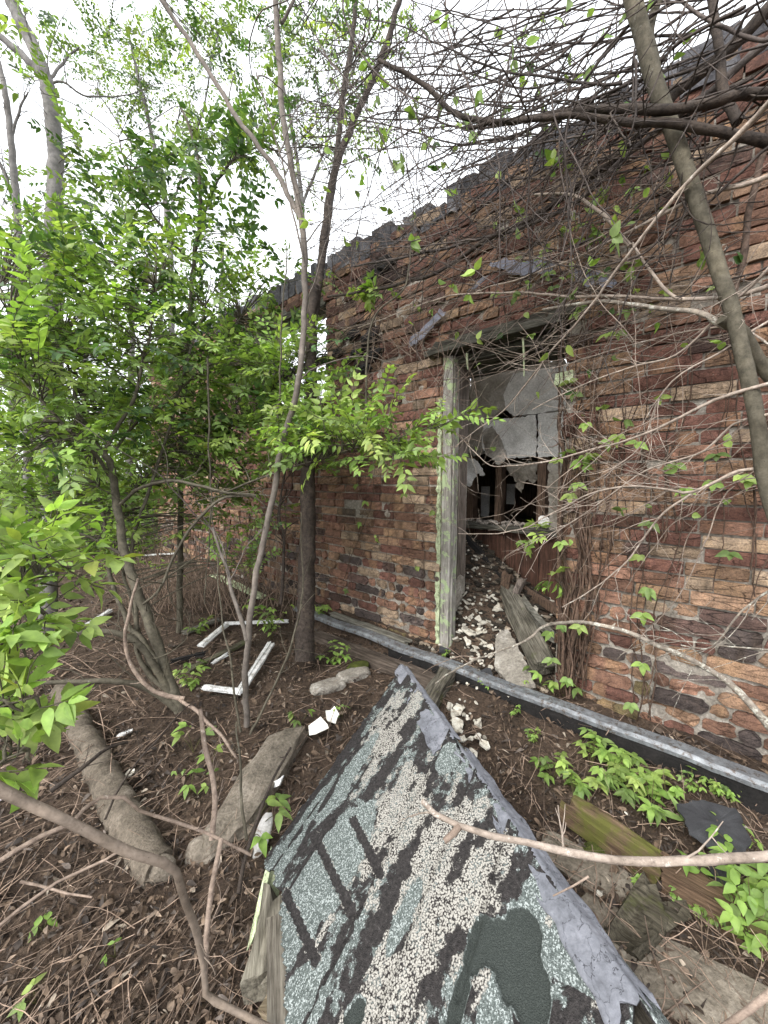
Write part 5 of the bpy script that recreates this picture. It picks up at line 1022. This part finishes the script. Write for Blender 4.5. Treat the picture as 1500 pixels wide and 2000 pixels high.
branch('lichen_branch', [(1540, 1460, .55), (1490, 1410, .5), (1440, 1350, .46), (1390, 1312, .42), (1310, 1270, .38), (1210, 1228, .34), (1110, 1216, .32), (1060, 1225, .32), (1030, 1250, .33), (960, 1278, .36), (885, 1310, .42), (850, 1335, .5)], .0135, .0032, M['lichen_branch'], 'white lichened branch arching across the foot of the doorway', 'branch', 5, (.06, .2), .002, 531, ns=12)
branch('lichen_branch', [(940, 1287, .36), (900, 1282, .36), (850, 1300, .38), (825, 1315, .4)], .003, .0015, M['dead'], 'thin pale twig forking from the lichened branch to the threshold', 'branch', 2, (.04, .1), .001, 532)
# foreground branches
branch('dead_branch', [(825, 1565, .62), (850, 1590, .62), (898, 1613, .6), (960, 1632, .6), (1030, 1645, .6), (1100, 1662, .59), (1200, 1676, .58), (1330, 1680, .57), (1420, 1678, .56), (1540, 1668, .55)], .0036, .0066, M['pale'], 'pale forked dead branch lying across the ridge strip in front', 'branch', 3, (.04, .1), .002, 541, mode='P', ns=12, wig=.002)
branch('dead_branch', [(897, 1613, .6), (885, 1628, .595), (868, 1643, .59)], .0055, .0045, M['dead'], 'short broken spur of the forked branch on the shingles', 'branch', 0, mode='P', seed=542)
branch('dead_branch', [(1150, 1712, .6), (1120, 1728, .6), (1080, 1750, .6)], .0018, .001, M['dead'], 'thin twig hanging under the forked branch at right', 'branch', 0, mode='P', seed=543)
branch('dead_branch', [(1410, 2010, .5), (1460, 1965, .5), (1540, 1905, .5)], .004, .004, M['dead'], 'pale twig at the lower right corner', 'branch', 2, (.03, .08), .001, 544, mode='P')
branch('dead_branch', [(-60, 1500, .62), (0, 1545, .63), (60, 1575, .64), (130, 1605, .66), (200, 1640, .68), (260, 1668, .7), (318, 1685, .72), (345, 1705, .74), (362, 1760, .76), (385, 1830, .78), (398, 1890, .8), (402, 1940, .8), (450, 1970, .8), (530, 2010, .8)], .0088, .006, M['bark_tan'], 'stout brown branch crossing the lower left corner', 'branch', 3, (.05, .12), .002, 551, mode='P', ns=12, wig=.002)
branch('dead_branch', [(400, 1900, .8), (404, 1830, .82), (410, 1740, .86), (428, 1660, .9), (432, 1640, .92)], .0065, .0055, M['dead'], 'upright fork of the stout lower left branch', 'branch', 2, (.05, .12), .0015, 552, mode='P')
branch('dead_branch', [(414, 1640, 1.0), (415, 1560, 1.03), (404, 1480, 1.06), (396, 1420, 1.08), (391, 1385, 1.1)], .008, .0055, M['dead'], 'upright dead stick beside the boulder', 'stick', 2, (.04, .09), .002, 553, mode='P')
branch('dead_branch', [(-60, 1715, .75), (0, 1680, .78), (80, 1635, .82), (140, 1610, .85), (165, 1580, .88), (195, 1558, .9), (240, 1557, .92), (270, 1582, .93), (330, 1603, .95), (400, 1628, .97), (450, 1650, .98), (490, 1670, 1.0)], .005, .0035, M['dead'], 'pale bent branch arching over the stone post', 'branch', 3, (.05, .14), .0016, 554, mode='P', wig=.002)
branch('dead_branch', [(-40, 1835, .72), (40, 1780, .75), (110, 1730, .78), (165, 1700, .8), (245, 1655, .82)], .0035, .0025, M['dead'], 'thin pale stick below the pale bent branch', 'stick', 2, (.04, .1), .0012, 555, mode='P')
branch('dead_branch', [(40, 1722, .9), (110, 1737, .9), (180, 1752, .88)], .0032, .002, M['dead'], 'short straight pale stick on the leaves at lower left', 'stick', 0, mode='P', seed=556)
branch('dead_branch', [(466, 1745, 1.0), (475, 1690, 1.05), (500, 1600, 1.15), (535, 1520, 1.25), (568, 1460, 1.35)], .006, .004, M['bark_dark'], 'dark thin stick leaning between the boulder and the roof', 'stick', 2, (.04, .1), .0014, 557, mode='P')
branch('dead_branch', [(482, 1640, 1.15), (472, 1560, 1.25), (465, 1470, 1.4), (462, 1410, 1.55)], .005, .003, M['bark_green'], 'upright thin sapling stem in front of the boulder', 'stick', 4, (.04, .1), .0014, 558, mode='P')
branch('dead_branch', [(360, 1365, 1.75), (300, 1350, 1.72), (260, 1310, 1.7), (242, 1250, 1.68), (250, 1200, 1.68), (270, 1130, 1.7)], .011, .005, M['dead'], 'curved tan shoot hooking round the base of the bush', 'branch', 3, (.05, .2), .002, 559, mode='P')
branch('dead_branch', [(350, 1365, 1.75), (400, 1405, 1.6), (440, 1450, 1.5), (462, 1480, 1.4)], .008, .004, M['dead'], 'tan shoot running from the bush base toward the boulder', 'branch', 2, (.05, .15), .002, 560, mode='P')
branch('dead_branch', [(205, 1600, 1.25), (260, 1500, 1.4), (330, 1420, 1.55), (380, 1370, 1.7)], .004, .002, M['bark_dark'], 'thin dark twig leaning over the stone post', 'branch', 5, (.05, .2), .0014, 561, mode='P')
branch('dead_branch', [(100, 1545, 1.2), (160, 1500, 1.25), (215, 1458, 1.35), (250, 1450, 1.4)], .008, .004, M['bark_dark'], 'black fallen branch crossing the stone post', 'branch', 2, (.05, .15), .0016, 562, mode='P')
for k, (path, lab) in enumerate([([(560, 1290, 2.25), (590, 1180, 2.25), (592, 1130, 2.3), (588, 1000, 2.3)], 'thin brown shoot in front of the shaggy tree'), ([(470, 1430, 1.85), (450, 1300, 1.9), (432, 1200, 1.95), (425, 1080, 2.0)], 'thin brown shoot left of the sapling'), ([(488, 1435, 1.8), (540, 1330, 1.9), (575, 1240, 2.05), (590, 1180, 2.1)], 'thin brown shoot leaning right from the sapling foot'), ([(405, 700, 2.2), (408, 850, 2.2), (412, 1000, 2.15), (400, 1180, 2.1)], 'hanging dark vine left of the sapling'), ([(716, 820, 2.1), (718, 700, 2.1), (732, 620, 2.1), (790, 560, 2.1), (805, 470, 2.2), (806, 380, 2.3)], 'dark upright twig before the sooty bricks'), ([(543, 880, 2.05), (545, 760, 2.05), (551, 640, 2.0), (560, 480, 2.0)], 'dark vine stem rising beside the sapling')]):
    branch('thin_shoot', path, .006, .003, M['bark_green'], lab, 'shoot', 6, (.05, .25), .0018, 570 + k, mode='P')

# ---------------------------------------------------------------- tangles of bare vines
def run(px, py, off, ang, length, curv, r_, doff=0, jit=.10, step=16):
    q = [W(px, py, off)]; n = max(4, int(length / step))
    for k in range(n):
        ang += curv + r_.randn() * jit; px += math.cos(ang) * step; py += math.sin(ang) * step; off = max(.02, off + doff + r_.randn() * .008); 
        if px < 560: break
        q.append(W(px, py, off))
    return np.array(q)
def tangle(name, specs, mat, label, cat, seed, kind=None, tint=1.0, lf=None):
    r_ = R(seed); mb_ = MB(); ls_ = Leafset()
    for (n, x0, x1, y0, y1, o0, o1, a0_, a1_, l0, l1, cv, ra, rb_) in specs:
        for _ in range(n):
            q = run(x0 + (x1 - x0) * r_.rand(), y0 + (y1 - y0) * r_.rand(), o0 + (o1 - o0) * r_.rand(), a0_ + (a1_ - a0_) * r_.rand(), l0 + (l1 - l0) * r_.rand(), cv * r_.randn(), r_)
            if len(q) < 3: continue
            ra_ = ra + (rb_ - ra) * r_.rand() ** 2; g = tint * (.55 + .75 * r_.rand()); tube(mb_, q, np.linspace(ra_, ra_ * .45, len(q)), 5, np.array((1, .97, .95)) * g, cap=False, rough=.08, seed=r_.randint(1e6))
            for i_ in range(2, len(q) - 1, 2):
                if r_.rand() < .33:
                    d = nrm(nrm(q[i_ + 1] - q[i_ - 1]) * .7 + r_.randn(3) * .55); L = .04 + .16 * r_.rand() ** 2; c_ = r_.randn(3) * .12; pp_ = [q[i_]]; cu = q[i_].copy()
                    for _k in range(4): d = nrm(d + c_ + r_.randn(3) * .1); cu = cu + d * L / 4; pp_.append(cu.copy())
                    tube(mb_, pp_, np.linspace(ra_ * .5, ra_ * .25, 5), 4, np.array((1, .97, .95)) * g, cap=False)
                    if lf and r_.rand() < lf:
                        c0 = leafcol(r_, 1, (2, 3, 1, 3))[0]
                        for _l in range(r_.randint(1, 4)): ls_.put(cu, nrm(r_.randn(3) + np.array([0, 0, -.5])), nrm(r_.randn(3) + WN), .03 + .025 * r_.rand(), .02 + .012 * r_.rand(), c0)
    root = None
    if ls_.p:
        root = empty(name, mb_.v[0][0], label, cat); 
        if kind: root['kind'] = kind
        mb_.build('stems', mat, root); ls_.build('leaves', root, seed)
    else: tag(mb_.build(name, mat, None), label, cat, None, kind)
    return root
PI = math.pi
tangle('vine_tangle', [(70, 1100, 1560, -60, 260, .15, .6, PI * .78, PI * .93, 300, 850, .006, .003, .007), (60, 950, 1400, -40, 330, .2, .8, PI * .70, PI * .95, 250, 600, .012, .002, .005),
    (75, 650, 1300, -40, 200, .2, 1.0, PI * .40, PI * .70, 160, 480, .02, .0018, .004), (34, 1150, 1520, 250, 560, .1, .5, PI * .78, PI * 1.0, 200, 600, .010, .002, .0045)], M['twig_dark'], 'dense dark tangle of bare vines sweeping over the parapet and wall top', 'vine tangle', 601, 'stuff', lf=.10)
tangle('hanging_vine_tangle', [(50, 600, 1000, -20, 480, .3, 1.1, 0, 2 * PI, 150, 420, .05, .0015, .003), (38, 560, 900, -40, 200, .4, 1.2, PI * .30, PI * .75, 200, 500, .02, .002, .004), (28, 560, 1100, 200, 560, .15, .8, PI * .85, PI * 1.15, 200, 500, .02, .0015, .0035)], M['twig_dark'], 'loose looping bare vines hanging against the white sky above the middle of the wall', 'vine tangle', 602, 'stuff', lf=.22)
tangle('pale_vine_tangle', [(46, 640, 820, 560, 720, .04, .35, 0, 2 * PI, 120, 380, .07, .0016, .0032), (30, 620, 900, 540, 760, .05, .3, PI * .1, PI * .9, 150, 400, .03, .0014, .003)], M['dead'], 'curly pale dead vines hanging before the sooty bricks beside the window hole', 'vine tangle', 603, 'stuff', tint=.8)
tangle('wall_twig_tangle', [(46, 1080, 1540, 200, 520, .1, .55, PI * .70, PI * 1.0, 200, 560, .014, .0014, .0034), (70, 1250, 1560, 450, 1000, .15, .5, PI * .80, PI * 1.08, 150, 500, .012, .0012, .0028), (44, 850, 1300, 420, 700, .05, .3, PI * .75, PI * 1.05, 150, 420, .02, .0014, .003), (16, 640, 900, 700, 1000, .03, .2, PI * .2, PI * .8, 80, 260, .04, .001, .002)], M['pale'], 'thin pale twigs criss crossing the bricks right of and above the door', 'twig tangle', 604, 'stuff', tint=.8, lf=.12)
# climbing vines rooted on the bricks
def climber(label, specs, seed, nleaf, mat='vine', ll=.05):
    r_ = R(seed); mb_ = MB(); ls_ = Leafset(); first = None; allp = []
    for (n, x0, x1, yb0, yb1, yt0, yt1, o0, o1, ra, rb_) in specs:
        for _ in range(n):
            px = x0 + (x1 - x0) * r_.rand(); py = yb0 + (yb1 - yb0) * r_.rand(); yt = yt0 + (yt1 - yt0) * r_.rand(); off = o0 + (o1 - o0) * r_.rand(); q = []; sl_ = r_.randn() * .12; ph = r_.rand() * 6
            while py > yt:
                if px < 1090 and x0 > 1000: px = 1090 + 4 * r_.rand()
                q.append(W(px, py, max(.012, off + .012 * math.sin(py * .03 + ph)))); py -= 13; px += 13 * (sl_ + .22 * math.sin(py * .02 + ph) + r_.randn() * .12) - .05 * (px - (x0 + x1) / 2) * .2
            if len(q) < 4: continue
            q = np.array(q); ra_ = ra + (rb_ - ra) * r_.rand() ** 1.5; tube(mb_, q, np.linspace(ra_, ra_ * .55, len(q)), 6, np.array((1, .95, .9)) * (.6 + .7 * r_.rand()), cap=False, rough=.1, seed=r_.randint(1e6)); allp.append(q)
            sidetwigs(mb_, q, max(2, len(q) // 6), r_, .03, .12, ra_ * .4, None, 1)
    P_ = np.vstack(allp)
    for _ in range(nleaf):
        p = P_[r_.randint(len(P_))] + WN * .03; c0 = leafcol(r_, 1, (4, 3, 0, 2))[0]; st_ = nrm(r_.randn(3) * .6 + WN); tp = p + st_ * .05
        tube(mb_, [p, (p + tp) / 2 + ZA * .008, tp], .0009, 4, cap=False)
        for k in range(3): a_ = (k - 1) * 1.1; d = nrm(WU * math.sin(a_) - ZA * (math.cos(a_) * .7 + .2) + WN * .5 + r_.randn(3) * .2); ls_.put(tp, d, nrm(WN + ZA * .7 + r_.randn(3) * .3), ll * (.7 + .6 * r_.rand()), ll * .6, c0 * (.8 + .4 * r_.rand()))
    root = empty('climbing_vine', P_[0], label, 'vine'); mb_.build('stems', M[mat], root)
    if ls_.p: ls_.build('leaves', root, seed)
climber('thick bundle of hairy vine stems climbing the right side of the doorway', [(18, 1092, 1150, 1310, 1370, 560, 900, .015, .07, .003, .009), (14, 1085, 1130, 1340, 1370, 1000, 1200, .015, .09, .002, .006), (8, 1095, 1200, 1000, 1100, 480, 650, .02, .08, .002, .005), (4, 1085, 1110, 1365, 1375, 800, 1000, .03, .06, .010, .014)], 611, 13, ll=.05)
climber('pair of crossing vine stems on the bricks midway to the right edge', [(5, 1230, 1300, 1350, 1420, 700, 900, .015, .035, .0025, .0045), (3, 1290, 1340, 1000, 1100, 640, 720, .015, .03, .003, .005)], 612, 10)
climber('thin vine stems on the bricks at the right edge', [(6, 1380, 1480, 1000, 1250, 420, 600, .015, .04, .002, .004)], 613, 8)
climber('thin vine stems on the bricks left of the door post', [(7, 660, 850, 1120, 1230, 720, 900, .015, .04, .0018, .0035)], 614, 12, ll=.045)
climber('vine stems over the parapet bricks above the door', [(12, 950, 1250, 560, 680, 330, 470, .015, .06, .002, .005)], 615, 16, ll=.045)
# brown brambles tangled under the bush
r = R(620); mb = MB()
for k in range(190):
    a0 = G(250 + 330 * r.rand(), 1150 + 75 * r.rand()); hgt = .25 + .75 * r.rand(); dx = r.randn() * .45; dy = r.randn() * .3
    q = [a0 + np.array([dx * t, dy * t, hgt * math.sin(min(1.0, t) * PI * (.5 + .35 * r.rand())) if t else 0]) for t in np.linspace(0, 1, 5)]; qq, rr_ = smoothpath(q, np.linspace(.0035, .0015, 5) * (.6 + .8 * r.rand()), .05, .008, k); tube(mb, qq, rr_, 5, np.array((1, .95, .9)) * (.6 + .8 * r.rand()), cap=False)
    if r.rand() < .6: sidetwigs(mb, qq, 3, r, .08, .35, .0013, None, 1)
tag(mb.build('bramble_thicket', M['dead'], None), 'brown tangle of dead brambles between the bush and the shaggy tree', 'brambles', kind='stuff')
r = R(621); mb = MB()
for k in range(70):
    a0 = G(-40 + 330 * r.rand(), 1260 + 250 * r.rand() ** 1.5); a_ = r.rand() * 6.28; L = .2 + .5 * r.rand(); q = [a0 + np.array([math.cos(a_) * L * t, math.sin(a_) * L * t, .01 + .12 * r.rand() * math.sin(t * PI) + .01]) for t in np.linspace(0, 1, 5)]
    qq, rr_ = smoothpath(q, np.linspace(.002, .001, 5) * (.6 + .9 * r.rand()), .04, .006, k); tube(mb, qq, rr_, 4, np.array((1, .95, .9)) * (.7 + .6 * r.rand()), cap=False)
tag(mb.build('dry_stalks', M['dead'], None), 'dry pale stalks lying on the slope left of the bush', 'dry stalks', kind='stuff')
# ---------------------------------------------------------------- small plants
def plant(px, py, label, seed, kind_, h=.12, n=4, ll=.06, ws=(4, 2, 0, 2), group=None, z=None):
    r_ = R(seed); g = G(px, py); root = empty(kind_, g, label, 'plant', group); mb_ = MB(); ls_ = Leafset()
    for k in range(n):
        a_ = r_.rand() * 6.28; lean = .3 + .5 * r_.rand(); tip_ = g + np.array([math.cos(a_) * lean * h, math.sin(a_) * lean * h, h * (.6 + .6 * r_.rand())]); mid_ = (g + tip_) / 2 + ZA * h * .12; qq, rr_ = smoothpath([g, mid_, tip_], [.0018, .0014, .0009], .015); tube(mb_, qq, rr_, 5, np.array((.9, .95, .5)), cap=False)
        c0 = leafcol(r_, 1, ws)[0]
        if kind_ == 'three_leaved_plant': sets = [(tip_, 3)]
        elif kind_ == 'creeper_plant': sets = [(tip_, 5), (mid_, 3)]
        else: sets = [(qq[int(len(qq) * f)], 2) for f in (.35, .55, .75)] + [(tip_, 3)]
        for p_, m_ in sets:
            b0 = r_.rand() * 6.28 if m_ != 3 else a_
            for j in range(m_):
                b_ = a_ + (j - (m_ - 1) / 2) * (1.15 if m_ == 3 else .95) if m_ in (3, 5) else b0 + j * PI
                d = nrm(np.array([math.cos(b_), math.sin(b_), -.15 + .25 * r_.randn()])); ls_.put(p_, d, nrm(np.array([r_.randn() * .25, r_.randn() * .25 - .1, 1])), ll * (.7 + .5 * r_.rand()), ll * .52, c0 * (.8 + .4 * r_.rand()))
    mb_.build('stem', M['bark_green'], root); ls_.build('leaves', root, seed, droop=.35)
for k, (px, py, kd, h, n, ll, lab) in enumerate([
    (492, 1640, 'three_leaved_plant', .14, 4, .055, 'young three leaved plant in front of the boulder by the roof edge'),
    (378, 1470, 'three_leaved_plant', .10, 3, .06, 'green seedling with round leaves below the window frame'), (412, 1500, 'three_leaved_plant', .07, 2, .045, 'tiny round leaved seedling right of the upright dead stick'),
    (372, 1350, 'leafy_sprig', .12, 4, .045, 'leafy sprig at the foot of the bush beside the white frame'), (372, 1550, 'three_leaved_plant', .07, 2, .045, 'small green plant left of the boulder'), (426, 1545, 'three_leaved_plant', .06, 2, .035, 'tiny plant at the left edge of the boulder'),
    (585, 1425, 'three_leaved_plant', .08, 4, .04, 'pale small plant left of the porcelain shards'), (668, 1400, 'three_leaved_plant', .06, 3, .035, 'tiny plant just behind the roof edge'), (652, 1300, 'leafy_sprig', .12, 5, .045, 'leafy sprig on the soil below the weathered plank'),
    (530, 1250, 'leafy_sprig', .3, 9, .05, 'bushy green sprig over the white window frame rail'), (622, 1205, 'leafy_sprig', .12, 4, .06, 'sprig of round leaves at the left end of the steel strip'), (500, 1140, 'leafy_sprig', .2, 6, .05, 'green sprig left of the shaggy tree'),
    (380, 1325, 'three_leaved_plant', .1, 4, .05, 'pale green young shoot on the bush base'), (345, 1520, 'three_leaved_plant', .04, 2, .02, 'tiny sprout in the leaves above the bent branch'), (85, 1820, 'three_leaved_plant', .03, 2, .04, 'single green leaf on the litter at lower left'), (70, 1960, 'three_leaved_plant', .04, 2, .03, 'yellow green sprout in the lower left corner'),
    (225, 1870, 'three_leaved_plant', .03, 2, .018, 'tiny bright sprout on the litter, middle of the lower left'), (390, 1240, 'leafy_sprig', .12, 4, .05, 'sprig beside the mossy ground behind the frame'),
    (1155, 1500, 'creeper_plant', .12, 7, .044, 'bright five leaved creeper nearest the steel strip'), (1180, 1545, 'creeper_plant', .12, 8, .044, 'bright five leaved creeper at the middle of the clump'), (1235, 1560, 'creeper_plant', .11, 8, .044, 'bright five leaved creeper right of the middle one'), (1080, 1525, 'creeper_plant', .09, 6, .04, 'darker small creeper left of the bright clump'), (1270, 1590, 'creeper_plant', .10, 6, .05, 'bright creeper low beside the mossy timber'), (1120, 1560, 'creeper_plant', .08, 5, .045, 'creeper in front of the mossy timber end'), (1205, 1500, 'creeper_plant', .10, 5, .05, 'bright creeper behind the clump against the steel strip'), (1300, 1560, 'creeper_plant', .09, 5, .045, 'creeper between the clump and the felt sheet'),
    (1400, 1555, 'leafy_sprig', .07, 7, .024, 'fine leaved weed under the steel strip'), (1430, 1565, 'leafy_sprig', .07, 6, .026, 'fine leaved weed with yellowish leaves right of the first'), (1350, 1545, 'leafy_sprig', .06, 6, .022, 'fine leaved weed left of the felt sheet'), (1420, 1650, 'leafy_sprig', .07, 6, .026, 'fine leaved weed on the edge of the felt sheet'), (1455, 1655, 'leafy_sprig', .05, 4, .022, 'tiny weed right of the felt sheet'),
    (1440, 1790, 'leafy_sprig', .16, 6, .045, 'tall weed with pointed leaves over the brown timber'), (1490, 1740, 'leafy_sprig', .17, 6, .045, 'tall weed at the right photo edge above the branch'), (1470, 1870, 'leafy_sprig', .15, 7, .045, 'leafy weed at the right edge by the concrete slab'), (1500, 1820, 'leafy_sprig', .16, 6, .045, 'leafy weed at the right edge between the other two'), (1240, 1725, 'leafy_sprig', .04, 4, .02, 'tiny weed at the end of the mossy timber'), (1340, 1775, 'leafy_sprig', .04, 6, .02, 'tiny weed along the brown timber'), (1385, 1810, 'leafy_sprig', .04, 5, .02, 'tiny weed further along the brown timber'),
    (950, 1345, 'leafy_sprig', .06, 5, .022, 'tiny weed on the threshold under the steel strip'), (1015, 1345, 'leafy_sprig', .06, 5, .025, 'weed at the foot of the leaning stone slab'), (1065, 1350, 'three_leaved_plant', .12, 3, .055, 'three leaved creeper right of the threshold'), (1100, 1360, 'three_leaved_plant', .13, 3, .055, 'three leaved creeper at the foot of the vine bundle'), (865, 1285, 'leafy_sprig', .05, 6, .02, 'tiny weed at the foot of the door post'), (1000, 1395, 'leafy_sprig', .05, 4, .02, 'tiny weed on the soil below the steel strip'), (1040, 1450, 'leafy_sprig', .06, 6, .02, 'fine weed on the soil right of the ridge strip'), (1160, 1420, 'three_leaved_plant', .06, 3, .03, 'small creeper leaf over the steel strip')]):
    plant(px, py, lab, 700 + k, kd, h, n, ll)
# broad blade weed
g = G(1335, 1625); root = empty('blade_weed', g, 'weed with long narrow pointed blades on the felt sheet', 'plant'); ls = Leafset(); mb = MB(); tube(mb, [g, g + ZA * .05], [.003, .002], 6)
for a_, e_, L in ((1.9, 1.6, .09), (-.4, .15, .14), (2.9, .3, .12), (.9, .4, .07)): ls.put(g + ZA * .045, nrm((math.cos(a_), math.sin(a_), e_)), nrm((0, -.4, 1)), L, .026, MID * 1.2)
mb.build('stem', M['bark_green'], root); ls.build('leaves', root, 3, droop=.3)
# sprigs on the wall and in the doorway, hanging seedlings
def sprig_on(path, label, seed, n=5, ll=.05):
    r_ = R(seed); root = empty('leafy_shoot', W(*path[0]), label, 'shoot'); mbx, qq = limb(wpath(path), .0022, .001, None, None, None, ns=5, seed=seed, world=True); mbx.build('stem', M['bark_green'], root); ls_ = Leafset()
    for _ in range(n): spray(ls_, None, qq[int(len(qq) * (.4 + .55 * r_.rand()))], nrm(r_.randn(3) + WN - ZA * .3), ll * 1.3, ll, r_, (4, 2, 0, 3), ratio=.55)
    ls_.build('leaves', root, seed)
sprig_on([(1095, 1040, .06), (1070, 1025, .10), (1045, 1040, .12), (1030, 1055, .12)], 'leafy shoot hanging into the doorway at ledge height', 801, 6, .055)
sprig_on([(1100, 1150, .05), (1085, 1130, .08), (1060, 1130, .10)], 'leafy shoot at the lower right of the doorway', 802, 4, .055)
sprig_on([(690, 610, .25), (720, 575, .3), (750, 565, .3)], 'bright leafy shoot on the wall below the parapet', 803, 12, .06)
sprig_on([(1110, 900, .06), (1150, 880, .1)], 'leafy shoot on the bricks right of the plaster', 804, 4, .05)
sprig_on([(1180, 400, .1), (1160, 440, .12), (1145, 470, .12)], 'pale leaves on the vine under the parapet', 805, 5, .06)
